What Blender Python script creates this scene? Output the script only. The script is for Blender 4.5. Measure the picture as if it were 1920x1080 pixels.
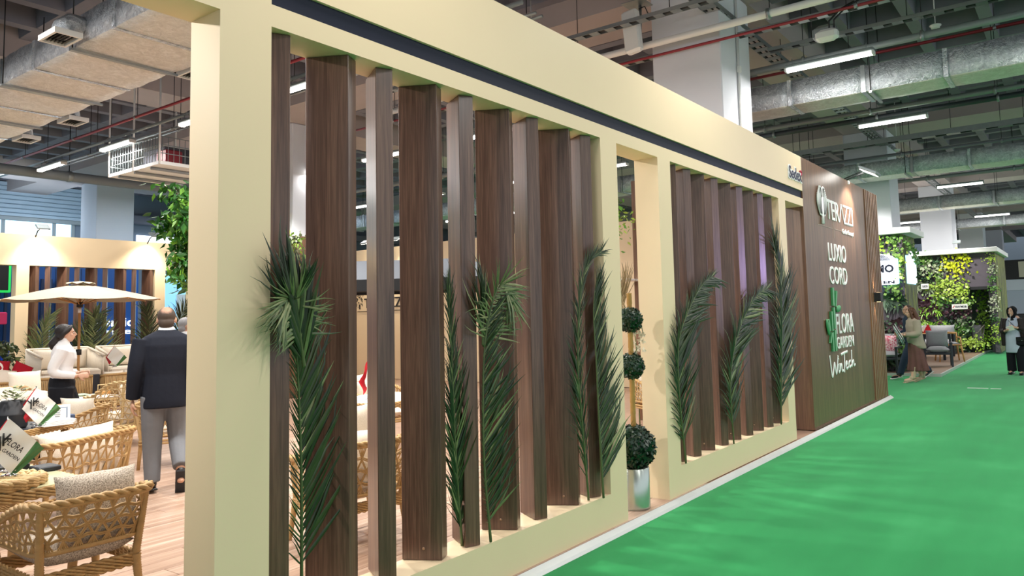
import bpy, bmesh, math, random
from math import sin, cos, pi, radians, sqrt, atan2
from mathutils import Vector, Matrix, Euler
V = Vector
rnd = random.Random(7)
SC = bpy.context.scene
COL = SC.collection
for o in list(bpy.data.objects):
    bpy.data.objects.remove(o, do_unlink=True)

# ------------------------------------------------------------------ camera
# world: X runs along the stand's front wall, Y goes into the stand, Z is up
YAW, PITCH, ROLL = 0.5982, 0.0793, -0.0280
FPX, CX, CY = 1386.0, 1082.2, 481.8
CAMPOS = V((0.0, -2.993, 1.62))
fw = V((cos(YAW)*cos(PITCH), sin(YAW)*cos(PITCH), sin(PITCH)))
r0 = V((sin(YAW), -cos(YAW), 0)); u0 = r0.cross(fw)
rt = r0*cos(ROLL)+u0*sin(ROLL); up = u0*cos(ROLL)-r0*sin(ROLL)
cam = bpy.data.cameras.new('camera')
cam.sensor_fit = 'HORIZONTAL'; cam.sensor_width = 36.0
cam.lens = 36.0*FPX/1920
cam.shift_x = (960-CX)/1920; cam.shift_y = (CY-540)/1920
cam.clip_start = 0.05; cam.clip_end = 300
camo = bpy.data.objects.new('camera', cam); COL.objects.link(camo)
m = Matrix((rt, up, -fw)).transposed().to_4x4(); m.translation = CAMPOS
camo.matrix_world = m
SC.camera = camo

# ------------------------------------------------------------------ view, world, hall lighting
SC.view_settings.view_transform = 'Standard'
SC.view_settings.look = 'None'
SC.view_settings.gamma = 1.0
SC.view_settings.use_curve_mapping = False
SC.view_settings.exposure = 0.18
W = bpy.data.worlds.new('hall_air'); SC.world = W; W.use_nodes = True
bg = W.node_tree.nodes['Background']
bg.inputs[0].default_value = (0.86, 0.92, 1.0, 1); bg.inputs[1].default_value = 0.95

def area_light(name, loc, size, energy, color=(1, 1, 1), rot=(0, 0, 0), sy=None):
    l = bpy.data.lights.new(name, 'AREA'); l.energy = energy; l.color = color
    l.shape = 'RECTANGLE'; l.size = size; l.size_y = sy or size
    o = bpy.data.objects.new(name, l); o.location = loc; o.rotation_euler = rot
    COL.objects.link(o); return o
def spot(name, loc, target, energy, angle=80, blend=.6, color=(1, .93, .8), r=.05):
    l = bpy.data.lights.new(name, 'SPOT'); l.energy = energy; l.color = color
    l.spot_size = radians(angle); l.spot_blend = blend; l.shadow_soft_size = r
    o = bpy.data.objects.new(name, l); o.location = loc
    o.rotation_euler = (V(target)-V(loc)).to_track_quat('-Z', 'Y').to_euler()
    COL.objects.link(o); return o
# positions of the hall's tube fixtures (they run along Y, 5 m up)
LAMP_X = (6.35, 10.15, 14.22, 18.42, 23.15, 27.6, 32.0, 36.4)
LAMP_Y = (-3.4, -0.33, 2.75, 5.85, 8.7, 11.55, 14.4)
LAMP_Z = 5.0
for ix, lx in enumerate((2.3,)+LAMP_X):
    for ly in (-6.5,)+LAMP_Y:
        if ix >= 6 and ly > 6: continue
        if lx == 10.15 and ly == 2.75 : continue
        area_light('hall_tube_light', (lx, ly, LAMP_Z-.09), .16, 56 if ly < 1 else 46, (1, .97, .93), sy=1.12)

for lx in (3.0, 6.5, 10.5, 14.5):                       # added area lights without fixtures, cool like daylight, for the hall's back
    for ly in (18.2, 22.3): area_light('hall_back_fill', (lx, ly, 5.6), 1.0, 70, (.78, .89, 1.0), sy=1.0)

# ------------------------------------------------------------------ helpers
class MB:
    """collects simple solids into one mesh"""
    def __init__(s): s.v = []; s.f = []; s.mi = []; s.sm = []
    def add(s, vs, fs, mi=0, sm=False):
        n = len(s.v); s.v += [tuple(p) for p in vs]
        for f in fs:
            s.f.append([n+i for i in f]); s.mi.append(mi); s.sm.append(sm)
        return s
    def box(s, x0, x1, y0, y1, z0, z1, mi=0):
        return s.add([(x0, y0, z0), (x1, y0, z0), (x1, y1, z0), (x0, y1, z0), (x0, y0, z1), (x1, y0, z1), (x1, y1, z1), (x0, y1, z1)],
              [(3, 2, 1, 0), (4, 5, 6, 7), (0, 1, 5, 4), (1, 2, 6, 5), (2, 3, 7, 6), (3, 0, 4, 7)], mi)
    def cbox(s, c, d, M=None, mi=0):
        hx, hy, hz = d[0]/2, d[1]/2, d[2]/2
        M3 = M or Matrix.Identity(3); c = V(c)
        vs = [c+M3@V((a*hx, b*hy, e*hz)) for e in (-1, 1) for a, b in ((-1, -1), (1, -1), (1, 1), (-1, 1))]
        return s.add(vs, [(3, 2, 1, 0), (4, 5, 6, 7), (0, 1, 5, 4), (1, 2, 6, 5), (2, 3, 7, 6), (3, 0, 4, 7)], mi)
    def rbox(s, c, d, b, M=None, mi=0):
        """box with chamfered vertical and horizontal edges"""
        M3 = M or Matrix.Identity(3); c = V(c); hx, hy, hz = d[0]/2, d[1]/2, d[2]/2
        rings = []
        for z, k in ((-hz, b), (-hz+b, 0), (hz-b, 0), (hz, b)):
            ax, ay = hx-k, hy-k; q = b*.7
            rings.append([c+M3@V(p) for p in ((-ax+q, -ay, z), (ax-q, -ay, z), (ax, -ay+q, z), (ax, ay-q, z), (ax-q, ay, z), (-ax+q, ay, z), (-ax, ay-q, z), (-ax, -ay+q, z))])
        vs = [p for r in rings for p in r]; fs = []
        for i in range(3):
            for j in range(8):
                fs.append((i*8+j, i*8+(j+1) % 8, (i+1)*8+(j+1) % 8, (i+1)*8+j))
        fs += [tuple(range(7, -1, -1)), tuple(range(24, 32))]
        return s.add(vs, fs, mi)
    def tube(s, pts, r, n=8, mi=0, caps=True, sm=True, ry=None, up0=(0, 0, 1), closed=False):
        """swept tube; r is a radius or one per point; ry an optional second half-axis"""
        pts = [V(p) for p in pts]; k = len(pts)
        R = r if isinstance(r, (list, tuple)) else [r]*k
        R2 = (ry if isinstance(ry, (list, tuple)) else [ry]*k) if ry is not None else R
        vs = []; U = V(up0); prev = None
        for i, p in enumerate(pts):
            if closed: t = pts[(i+1) % k]-pts[(i-1) % k]
            else: t = pts[min(i+1, k-1)]-pts[max(i-1, 0)]
            t = t.normalized() if t.length > 1e-9 else V((0, 0, 1))
            if prev is None:
                a = U-t*U.dot(t)
                if a.length < 1e-3: a = V((1, 0, 0))-t*t.x
                if a.length < 1e-3: a = V((0, 1, 0))-t*t.y
            else: a = prev-t*prev.dot(t)
            a.normalize(); prev = a; b = t.cross(a)
            for j in range(n):
                th = 2*pi*j/n
                vs.append(p+a*(cos(th)*R2[i])+b*(sin(th)*R[i]))
        fs = []
        m = k if closed else k-1
        for i in range(m):
            i2 = (i+1) % k
            for j in range(n):
                fs.append((i*n+j, i*n+(j+1) % n, i2*n+(j+1) % n, i2*n+j))
        if caps and not closed:
            fs += [tuple(range(n-1, -1, -1)), tuple(range((k-1)*n, k*n))]
        return s.add(vs, fs, mi, sm)
    def cyl(s, c, r, h, n=16, mi=0, r2=None, sm=True):
        c = V(c)
        return s.tube([c, c+V((0, 0, h))], [r, r if r2 is None else r2], n, mi, True, sm, up0=(1, 0, 0))
    def lathe(s, c, prof, n=20, mi=0, sm=True):
        c = V(c); vs = []; fs = []
        for r, z in prof:
            for j in range(n): vs.append(c+V((r*cos(2*pi*j/n), r*sin(2*pi*j/n), z)))
        for i in range(len(prof)-1):
            for j in range(n): fs.append((i*n+j, i*n+(j+1) % n, (i+1)*n+(j+1) % n, (i+1)*n+j))
        fs += [tuple(range(n-1, -1, -1)), tuple(range((len(prof)-1)*n, len(prof)*n))]
        return s.add(vs, fs, mi, sm)
    def ell(s, c, rad, M=None, nu=14, nv=9, mi=0, p=1.0):
        """ellipsoid (p<1 makes it boxier)"""
        c = V(c); M3 = M or Matrix.Identity(3); vs = []; fs = []
        sg = lambda x: (abs(x)**p)*(1 if x >= 0 else -1)
        for i in range(nv+1):
            ph = -pi/2+pi*i/nv
            for j in range(nu):
                th = 2*pi*j/nu
                vs.append(c+M3@V((rad[0]*sg(cos(ph))*sg(cos(th)), rad[1]*sg(cos(ph))*sg(sin(th)), rad[2]*sg(sin(ph)))))
        for i in range(nv):
            for j in range(nu): fs.append((i*nu+j, i*nu+(j+1) % nu, (i+1)*nu+(j+1) % nu, (i+1)*nu+j))
        return s.add(vs, fs, mi, True)
    def pillow(s, c, d, M=None, n=8, mi=0, pw=.35, seed=0):
        """soft cushion: width d0, depth (thickness) d1, height d2"""
        M3 = M or Matrix.Identity(3); c = V(c); vs = []; fs = []; R = random.Random(seed)
        for sd in (-1, 1):
            for i in range(n+1):
                for j in range(n+1):
                    a, b = -1+2*i/n, -1+2*j/n
                    th = max(0, (1-a*a)*(1-b*b))**pw
                    k = 1-.06*(abs(a*b))+.04*(abs(a*b))**4
                    pin = 1-.05*(1-b*b)*abs(a)**3; pin2 = 1-.05*(1-a*a)*abs(b)**3
                    w = R.uniform(-.02, .02)*th
                    vs.append(c+M3@V((a*d[0]/2*k*pin, sd*d[1]/2*(th*(1+w)+.04), b*d[2]/2*k*pin2)))
        N = (n+1)**2
        for i in range(n):
            for j in range(n):
                q = (i*(n+1)+j, (i+1)*(n+1)+j, (i+1)*(n+1)+j+1, i*(n+1)+j+1)
                fs.append(q); fs.append(tuple(N+x for x in reversed(q)))
        ed = [i*(n+1) for i in range(n+1)]+[n*(n+1)+j for j in range(1, n+1)]+[i*(n+1)+n for i in range(n-1, -1, -1)]+[j for j in range(n-1, 0, -1)]
        for q in range(len(ed)):
            a, b = ed[q], ed[(q+1) % len(ed)]
            fs.append((b, a, N+a, N+b))
        return s.add(vs, fs, mi, True)
    def mesh(s, name, mats):
        me = bpy.data.meshes.new(name)
        me.from_pydata(s.v, [], s.f)
        me.polygons.foreach_set('material_index', s.mi)
        me.polygons.foreach_set('use_smooth', s.sm)
        for mm in (mats if isinstance(mats, (list, tuple)) else [mats]): me.materials.append(mm)
        me.update()
        return me
    def obj(s, name, mats, parent=None, M=None):
        return link(name, s.mesh(name, mats), parent, M)
def link(name, data, parent=None, M=None):
    o = bpy.data.objects.new(name, data); COL.objects.link(o)
    if parent is not None: o.parent = parent
    if M is not None: o.matrix_local = M
    return o
def tag(o, label=None, cat=None, group=None, kind=None):
    if label: o['label'] = label
    if cat: o['category'] = cat
    if group: o['group'] = group
    if kind: o['kind'] = kind
    return o
def thing(name, label, cat, loc=(0, 0, 0), rz=0, group=None):
    o = bpy.data.objects.new(name, None); o.empty_display_size = .1; COL.objects.link(o)
    o.location = loc; o.rotation_euler = (0, 0, rz)
    return tag(o, label, cat, group)
def copy_tree(o, parent=None):
    c = o.copy(); COL.objects.link(c)
    if parent is not None:
        c.parent = parent; c.matrix_parent_inverse = o.matrix_parent_inverse
    for ch in list(o.children): copy_tree(ch, c)
    return c
def dup(o, loc, rz, label, group=None):
    c = copy_tree(o); c.location = loc; c.rotation_euler = (0, 0, rz)
    c['label'] = label
    if group: c['group'] = group
    return c
def RZ(a): return Matrix.Rotation(a, 3, 'Z')
def RX(a): return Matrix.Rotation(a, 3, 'X')
def RY(a): return Matrix.Rotation(a, 3, 'Y')
def T4(loc, M3=None, sc=1.0):
    M = (M3.to_4x4() if M3 else Matrix.Identity(4)) @ Matrix.Diagonal((sc, sc, sc, 1))
    M.translation = V(loc); return M

# ------------------------------------------------------------------ materials
def lin(c):
    if isinstance(c, str): c = [int(c[i:i+2], 16)/255 for i in (0, 2, 4)]
    return tuple((x/12.92 if x <= .04045 else ((x+.055)/1.055)**2.4) for x in c)+(1,)
class NT:
    def __init__(s, name):
        s.m = bpy.data.materials.new(name); s.m.use_nodes = True
        s.t = s.m.node_tree; s.b = s.t.nodes['Principled BSDF']
    def n(s, typ, **kw):
        nd = s.t.nodes.new(typ)
        for k, v in kw.items():
            if k.startswith('i_'):
                key = k[2:]; key = int(key) if key.isdigit() else key.replace('_', ' ')
                nd.inputs[key].default_value = v
            else: setattr(nd, k, v)
        return nd
    def l(s, a, b): s.t.links.new(a, b)
    def coord(s, scale=(1, 1, 1), kind='Object'):
        tc = s.n('ShaderNodeTexCoord'); mp = s.n('ShaderNodeMapping'); mp.inputs['Scale'].default_value = scale
        s.l(tc.outputs[kind], mp.inputs[0]); return mp.outputs[0]
    def noise(s, vec, scale, detail=3, rough=.5, dist=0):
        nd = s.n('ShaderNodeTexNoise'); nd.inputs['Scale'].default_value = scale; nd.inputs['Detail'].default_value = detail
        nd.inputs['Roughness'].default_value = rough; nd.inputs['Distortion'].default_value = dist
        s.l(vec, nd.inputs['Vector']); return nd.outputs['Fac']
    def ramp(s, fac, stops):
        r = s.n('ShaderNodeValToRGB'); el = r.color_ramp.elements
        while len(el) < len(stops): el.new(.5)
        for e, (p, c) in zip(el, stops): e.position = p; e.color = lin(c)
        s.l(fac, r.inputs[0]); return r.outputs[0]
    def bump(s, h, strength=.3, dist=.01):
        b = s.n('ShaderNodeBump'); b.inputs['Strength'].default_value = strength; b.inputs['Distance'].default_value = dist
        s.l(h, b.inputs['Height']); s.l(b.outputs[0], s.b.inputs['Normal']); return b
    def col(s, out): s.l(out, s.b.inputs['Base Color'])
    def set(s, **kw):
        for k, v in kw.items(): s.b.inputs[k.replace('_', ' ')].default_value = v
        return s
def flat(name, c, rough=.6, metal=0, var=.0, scale=8, spec=.5, bump=0, bscale=60, coat=0):
    """paint-like material with slight mottling"""
    q = NT(name); q.set(Roughness=rough, Metallic=metal); q.b.inputs['Specular IOR Level'].default_value = spec
    if coat: q.b.inputs['Coat Weight'].default_value = coat
    c = lin(c); v = q.coord()
    if var > 0:
        n = q.noise(v, scale, 4)
        mx = q.n('ShaderNodeMix', data_type='RGBA')
        mx.inputs[6].default_value = tuple(max(0, x*(1-var)) for x in c[:3])+(1,)
        mx.inputs[7].default_value = tuple(min(1, x*(1+var)) for x in c[:3])+(1,)
        q.l(n, mx.inputs[0]); q.col(mx.outputs[2])
    else: q.b.inputs['Base Color'].default_value = c
    if bump: q.bump(q.noise(v, bscale, 3), bump, .01)
    return q.m
def emis(name, c, strength):
    q = NT(name); q.set(Roughness=.4); q.b.inputs['Base Color'].default_value = lin(c)
    q.b.inputs['Emission Color'].default_value = lin(c); q.b.inputs['Emission Strength'].default_value = strength
    return q.m
def veneer(name, dark, mid, light, rough=.34, axis=2, fine=90, spec=.5, coat=0):
    """wood veneer, grain along one axis"""
    q = NT(name); q.set(Roughness=rough); q.b.inputs['Specular IOR Level'].default_value = spec
    sc = [1, 1, 1]; sc[axis] = .035
    v = q.coord(tuple(sc)); oi = q.n('ShaderNodeObjectInfo')
    ad = q.n('ShaderNodeVectorMath', operation='ADD'); mu = q.n('ShaderNodeVectorMath', operation='SCALE')
    cb = q.n('ShaderNodeCombineXYZ'); q.l(oi.outputs['Random'], cb.inputs[0]); q.l(oi.outputs['Random'], cb.inputs[1]); q.l(oi.outputs['Random'], cb.inputs[2])
    mu.inputs['Scale'].default_value = 37; q.l(cb.outputs[0], mu.inputs[0]); q.l(v, ad.inputs[0]); q.l(mu.outputs[0], ad.inputs[1])
    a = q.noise(ad.outputs[0], fine, 4, .6, .4); b = q.noise(ad.outputs[0], fine*.16, 2, .5, .8)
    mx = q.n('ShaderNodeMath', operation='MULTIPLY_ADD'); q.l(a, mx.inputs[0]); mx.inputs[1].default_value = .62
    m2 = q.n('ShaderNodeMath', operation='MULTIPLY'); q.l(b, m2.inputs[0]); m2.inputs[1].default_value = .4; q.l(m2.outputs[0], mx.inputs[2])
    q.col(q.ramp(mx.outputs[0], [(.32, dark), (.5, mid), (.70, light)]))
    q.bump(a, .08, .002); q.b.inputs['Coat Weight'].default_value = coat; q.b.inputs['Coat Roughness'].default_value = .22; return q.m
M = {}
M['cream'] = flat('cream_paint', 'f0d9b3', .55, var=.02, scale=3, bump=.03, bscale=40)
M['navy'] = flat('navy_strip', '121a2e', .6, var=.05, spec=.3)
M['walnut'] = veneer('walnut_veneer', '442c22', '5f4437', '7c5c4b', coat=.4)
M['oak_panel'] = veneer('brown_veneer_panel', '4d3628', '6a4b37', '86634a', rough=.33, fine=60)
M['white_plaster'] = flat('white_plaster', 'dcdfe6', .85, var=.04, scale=2, bump=.15, bscale=25)
M['concrete'] = flat('grey_concrete', '80808a', .9, var=.12, scale=2.5)
M['concrete_dark'] = flat('dark_concrete', '5a5b63', .9, var=.15, scale=2)
M['beam'] = flat('beam_plaster', 'b4a9a6', .85, var=.08, scale=1.5)
M['galv'] = flat('galvanised_steel', '9aa0a2', .42, .75, var=.15, scale=12)
M['steel_grey'] = flat('painted_grey_steel', '8b9496', .5, .2, var=.08)
M['red_pipe'] = flat('red_pipe_paint', '8e2a35', .45, .1)
M['black'] = flat('black_plastic', '17181b', .5)
M['white'] = flat('white_plastic', 'e8e8e6', .45)
M['tube_glow'] = emis('lamp_tube', 'fffaf2', 9.0)
M['letter'] = flat('white_letter', 'f4f4f2', .4)
M['alu'] = flat('aluminium_edge', 'c9ccca', .4, .5, var=.06)
# ------------------------------------------------------------------ carpet, platform
def carpet_mat():
    q = NT('green_carpet'); q.set(Roughness=.95); q.b.inputs['Specular IOR Level'].default_value = .15
    q.b.inputs['Sheen Weight'].default_value = .35; q.b.inputs['Sheen Roughness'].default_value = .45; q.b.inputs['Sheen Tint'].default_value = (.55, 1, .7, 1)
    v = q.coord(); a = q.noise(v, 420, 2); b = q.noise(v, 1.3, 4, .55); c = q.noise(q.coord((.35, 2.2, 1)), 1.6, 3)
    m1 = q.n('ShaderNodeMath', operation='MULTIPLY_ADD'); q.l(a, m1.inputs[0]); m1.inputs[1].default_value = .25
    m2 = q.n('ShaderNodeMath', operation='MULTIPLY_ADD'); q.l(b, m2.inputs[0]); m2.inputs[1].default_value = .4
    m3 = q.n('ShaderNodeMath', operation='MULTIPLY'); q.l(c, m3.inputs[0]); m3.inputs[1].default_value = .4
    q.l(m3.outputs[0], m2.inputs[2]); q.l(m2.outputs[0], m1.inputs[2])
    q.col(q.ramp(m1.outputs[0], [(.3, '0f7f3e'), (.55, '1e944c'), (.78, '3dae65')]))
    q.bump(a, .5, .004); return q.m
M['carpet'] = carpet_mat()
MB().box(-14, 70, -5.4, 17.5, -.05, 0).obj('floor', M['carpet'])['kind'] = 'structure'
M['screed'] = flat('grey_screed', '9a9690', .7, var=.1, scale=2)
for ya, yb in ((-16, -5.4), (17.5, 30)): tag(MB().box(-14, 70, ya, yb, -.05, -.001).obj('floor', M['screed']), 'pale screed floor of the neighbouring stands', kind='structure')
bpy.data.objects['floor']['label'] = 'green needle felt carpet of the aisle'
M['laminate_base'] = flat('laminate_base', 'a98873', .45, var=.2, scale=5)
M['laminate'] = veneer('laminate_plank', '8f7160', 'ae907c', 'd0b9a7', rough=.35, axis=0, fine=22)
plat = MB().box(-4, 14.16, -.02, 15.75, .001, .040).obj('platform_floor', M['laminate_base']); tag(plat, kind='structure')
# laminate planks, one by one where they can be told apart; the surface keeps flush with the stand floor
pk = {}
y = -.02
row = 0
while y < 9.2:
    w = .19; x = 1.0-(row*.47) % 1.25
    x_end = 6.4 if y < 5 else 6.6
    while x < x_end:
        a, b = max(x, .2), min(x+1.25, x_end)
        if b-a > .15:
            key = round(b-a, 3)
            if key not in pk:
                pk[key] = MB().rbox((0, 0, 0), (b-a-.004, w-.005, .008), .0015).mesh('plank', M['laminate'])
            link('plank', pk[key], plat, T4(((a+b)/2, y+w/2, .0441)))
        x += 1.25
    y += w; row += 1
edge = MB()
edge.add([(-4, -.075, .001), (14.2, -.075, .001), (14.2, -.06, .02), (-4, -.06, .02), (-4, -.022, .046), (14.2, -.022, .046), (-4, -.022, .001), (14.2, -.022, .001)],
         [(0, 1, 2, 3), (3, 2, 5, 4), (6, 4, 5, 7), (0, 3, 4, 6), (1, 7, 5, 2), (0, 6, 7, 1)])
tag(edge.obj('trim_1', M['alu']), 'pale aluminium edge profile along the stand platform', kind='structure')

# ------------------------------------------------------------------ the stand's front wall
TOP, NU, NL, OT, OB, BASE, TH = 3.653, 3.192, 3.089, 2.984, .294, .048, .235
A0, A1, B0, C0, C1, D0, D1, E0, P0, PS, P1 = 1.707, 1.952, 4.749, 4.989, 5.679, 5.916, 8.782, 9.031, 9.756, 13.134, 14.087
wf = MB()
wf.box(-1.6, A1, 0, TH, OT, TOP)                    # header over the entrance and the pillar
wf.box(A1, P0, 0, TH, OT, NL); wf.box(A1, P0, 0, TH, NU, TOP); wf.box(A1, P0, .035, TH, NL, NU)
for a, b in ((-1.6, -1.3), (A0, A1), (B0, C0), (C1, D0), (D1, E0)): wf.box(a, b, 0, TH, BASE, OT)
for a, b in ((A1, B0), (D0, D1)): wf.box(a, b, 0, TH, BASE, OB)
wall = tag(wf.obj('wall_front', M['cream']), 'cream painted front wall of the stand with open bays', kind='structure')
MB().box(A1+.002, P0, .018, .034, NL+.002, NU-.002).obj('inset_strip', M['navy'], wall)
# walnut slats, turned alternately left and right
SLAT_A = MB().rbox((0, 0, 0), (.092, .23, OT-OB-.004), .003).mesh('slat', M['walnut'])
screw = flat('screw_head', 'a5846b', .35, .6)
def slats(parent, cx_list, cy, zmid, mirror=1, scr=True):
    for cx, ty in cx_list:
        an = radians(27) if ty == 'A' else radians(-27)
        o = link('slat', SLAT_A, parent, T4((cx, cy, zmid), RZ(an*mirror)))
        if scr and ty == 'A':
            MB().tube([(0, 0, 0), (0, 0, .004)], .008, 8).obj('screw', screw, o, T4((-.0465, -.01, -1.28), RY(radians(-90))))
bay1 = [(2.077, 'B'), (2.388, 'A'), (2.704, 'B'), (3.01, 'A'), (3.344, 'B'), (3.668, 'A'), (4.004, 'B'), (4.348, 'A'), (4.659, 'B')]
bay2 = [(6.06, 'A'), (6.395, 'B'), (6.678, 'A'), (7.03, 'B'), (7.335, 'A'), (7.694, 'B'), (7.99, 'A'), (8.324, 'B'), (8.592, 'A')]
slats(wall, bay1+bay2, .146, (OT+OB)/2)

# ------------------------------------------------------------------ brown logo wall at the end of the stand
we = MB().box(P0, PS, 0, 2.62, .05, TOP).box(PS, P1, .03, 2.62, .05, TOP)
wend = tag(we.obj('wall_end', M['oak_panel']), 'brown wood veneer wall with white brand lettering', kind='structure')
M['oak_rib'] = veneer('oak_rib', '5f432f', '7f5d43', '9d7857', rough=.4, fine=60)
rib = MB().rbox((0, 0, 0), (.07, .05, TOP-.06), .004).mesh('slat', M['oak_rib'])
for i in range(8): link('slat', rib, wend, T4((PS+.06+i*.119, .008, TOP/2+.025)))
MB().box(P1-.02, P1+.005, -.005, 2.62, .05, TOP+.004).obj('edge_board', M['black'], wend)
MB().box(P0-.01, P1, -.012, 0, .05, .075).obj('skirting', flat('dark_skirting', '6a4136', .5), wend)

# ------------------------------------------------------------------ concrete hall: columns, ceiling
def column(X, Y, s=1.0, z1=6.05, name='column'):
    c = MB().rbox((X+s/2, Y+s/2, z1/2), (s, s, z1), .02).obj(name, M['white_plaster'])
    return tag(c, kind='structure')
cols = {}
for X, Y, s in ((9.0, .75, 1.02), (19.35, .78, 1.06), (29.8, .78, 1.06), (40.2, .78, 1.06), (50.6, .78, 1.06), (9.75, 11.15, 1.02), (9.95, 21.0, 1.05), (19.6, 11.2, 1.05), (-1.4, 11.2, 1.0)):
    cols[(X, Y)] = column(X, Y, s)
ca = cols[(9.0, .75)]
MB().tube([(9.55, .73, 2), (9.55, .73, 6.0)], .018, 8).obj('conduit', M['white'], ca)
MB().rbox((9.55, .72, 4.95), (.06, .05, .09), .006).obj('pipe_clip', M['white'], ca)
MB().box(9.62, 10.0, .735, .75, 3.0, 6.0).obj('cover_strip', M['white_plaster'], ca)
ceil = tag(MB().box(-12, 62, -14, 28, 6.95, 7.1).obj('ceiling', M['concrete_dark']), 'dark concrete waffle slab of the hall', kind='structure')
rx = MB().add([(-12, -.10, 0), (62, -.10, 0), (62, .10, 0), (-12, .10, 0), (-12, -.16, .55), (62, -.16, .55), (62, .16, .55), (-12, .16, .55)],
              [(3, 2, 1, 0), (0, 1, 5, 4), (1, 2, 6, 5), (2, 3, 7, 6), (3, 0, 4, 7)]).mesh('rib', M['concrete'])
ryy = MB().add([(-.10, -14, 0), (.10, -14, 0), (.10, 28, 0), (-.10, 28, 0), (-.16, -14, .55), (.16, -14, .55), (.16, 28, .55), (-.16, 28, .55)],
              [(3, 2, 1, 0), (0, 1, 5, 4), (1, 2, 6, 5), (2, 3, 7, 6), (3, 0, 4, 7)]).mesh('rib', M['concrete'])
for i in range(40): link('rib', rx, ceil, T4((0, -13.4+1.04*i, 6.40)))
for i in range(72): link('rib', ryy, ceil, T4((-11.9+1.04*i, 0, 6.405)))
for by in (-9.65, .75, 11.15, 21.5): MB().box(-12, 62, by-.02, by+1.06, 6.05, 6.95).obj('beam', M['beam'], ceil)
for bx in (-1.42, 9.0, 19.35, 29.8, 40.2, 50.6): MB().box(bx-.03, bx+1.05, -14, 28, 6.052, 6.95).obj('beam', M['beam'], ceil)
# ------------------------------------------------------------------ ceiling services
def foil_mat(name, a, b, c, rough=.32):
    q = NT(name); q.set(Roughness=rough, Metallic=.6)
    v = q.coord(); n1 = q.noise(v, 9, 5, .65, 1.2); n2 = q.noise(v, 38, 4, .6, .8)
    mx = q.n('ShaderNodeMath', operation='MULTIPLY_ADD'); q.l(n2, mx.inputs[0]); mx.inputs[1].default_value = .6; q.l(n1, mx.inputs[2])
    q.col(q.ramp(mx.outputs[0], [(.55, a), (.8, b), (1.0, c)]))
    q.bump(mx.outputs[0], .9, .03); return q.m
M['foil'] = foil_mat('foil_insulation', 'a8adb6', 'cfd4db', 'f0f3f7')
M['foil_under'] = foil_mat('foil_underside', 'd6d3cc', 'e6e3dc', 'f6f4f0', .45)
M['foil_tape'] = foil_mat('foil_tape', '8d929a', 'd8dde4', 'f7f9fc', .22)
M['grille'] = flat('grille_slats', '3b3c3c', .5, .3)
def duct(X0, X1, z0, z1, y0, y1, step, label, grp=None, amp=.012, spig=()):
    d = thing('air_duct', label, 'duct', ((X0+X1)/2, (y0+y1)/2, z0), 0, grp)
    ox, oy, oz = (X0+X1)/2, (y0+y1)/2, z0
    n = max(1, round((y1-y0)/step)); R = random.Random(int(X0*100))
    w = (X1-X0)/2; h = z1-z0
    for i in range(n):
        a = y0+(y1-y0)*i/n-oy; b = y0+(y1-y0)*(i+1)/n-oy
        mb = MB(); NX, NY = 7, 6; cell = {}
        prof = [(-w, h), (-w, h*.5), (-w, 0)]+[(-w+2*w*k/6, 0) for k in range(1, 6)]+[(w, 0), (w, h*.5), (w, h)]
        for j in range(NY+1):
            t = j/NY; puff = sin(pi*t)**.6
            for k, (px, pz) in enumerate(prof):
                q = amp*puff*R.uniform(.5, 1.6)
                if pz == 0 and abs(px) < w: vz, vx = -q, px+R.uniform(-.004, .004)
                else: vz, vx = pz-(q*.6 if pz == 0 else 0), px+(q if px > 0 else -q)
                mb.v.append((vx, a+(b-a)*t, vz))
        K = len(prof)
        for j in range(NY):
            for k in range(K-1):
                mb.f.append((j*K+k, (j+1)*K+k, (j+1)*K+k+1, j*K+k+1)); mb.mi.append(1 if 2 <= k < K-3 else 0); mb.sm.append(True)
            mb.f.append((j*K, j*K+K-1, (j+1)*K+K-1, (j+1)*K)); mb.mi.append(0); mb.sm.append(True)
        mb.f.append(tuple(range(K))); mb.mi.append(0); mb.sm.append(False)
        mb.f.append(tuple(range(NY*K+K-1, NY*K-1, -1))); mb.mi.append(0); mb.sm.append(False)
        mb.obj('duct_section', [M['foil'], M['foil_under']], d)
        if i:
            mb = MB(); e = .012
            mb.box(-w-e, w+e, a-.03, a+.03, -e, h+e); mb.obj('joint_band', M['foil_tape'] if i % 2 else M['galv'], d)
    for yy in [y0+2*step*k for k in range(1, int((y1-y0)/(2*step))+1)]:
        for sx in (-1, 1):
            MB().tube([(sx*(w+.03), yy-oy, -.02), (sx*(w+.03), yy-oy, 6.4-oz)], .007, 6).obj('hanger_rod', M['black'], d)
        MB().box(-w-.05, w+.05, yy-oy-.02, yy-oy+.02, -.045, -.018).obj('hanger_rail', M['galv'], d)
    for sx, yy in spig:
        mb = MB(); x = sx*w
        pts = [(x-sx*.02, yy-oy, h*.55), (x+sx*.12, yy-oy, h*.52), (x+sx*.19, yy-oy, h*.34), (x+sx*.21, yy-oy, .03)]
        mb.tube(pts, [.13, .15, .15, .14], 10, ry=[.11, .12, .10, .09], up0=(0, 0, 1)); s = mb.obj('spigot', M['foil'], d)
        g = MB(); gx = x+sx*.21
        for aa, bb in ((-.13, -.105), (.105, .13)): g.box(gx+aa, gx+bb, yy-oy-.21, yy-oy+.21, -.02, .04)
        for aa, bb in ((-.21, -.185), (.185, .21)): g.box(gx-.105, gx+.105, yy-oy+aa, yy-oy+bb, -.02, .04)
        g.obj('grille_frame', M['white'], s)
        g = MB()
        for k in range(6): g.cbox((gx-.085+.034*k, yy-oy, .012), (.006, .37, .03), RY(.6))
        g.box(gx-.105, gx+.105, yy-oy-.185, yy-oy+.185, .03, .036); g.obj('grille', M['grille'], s)
    return d
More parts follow.
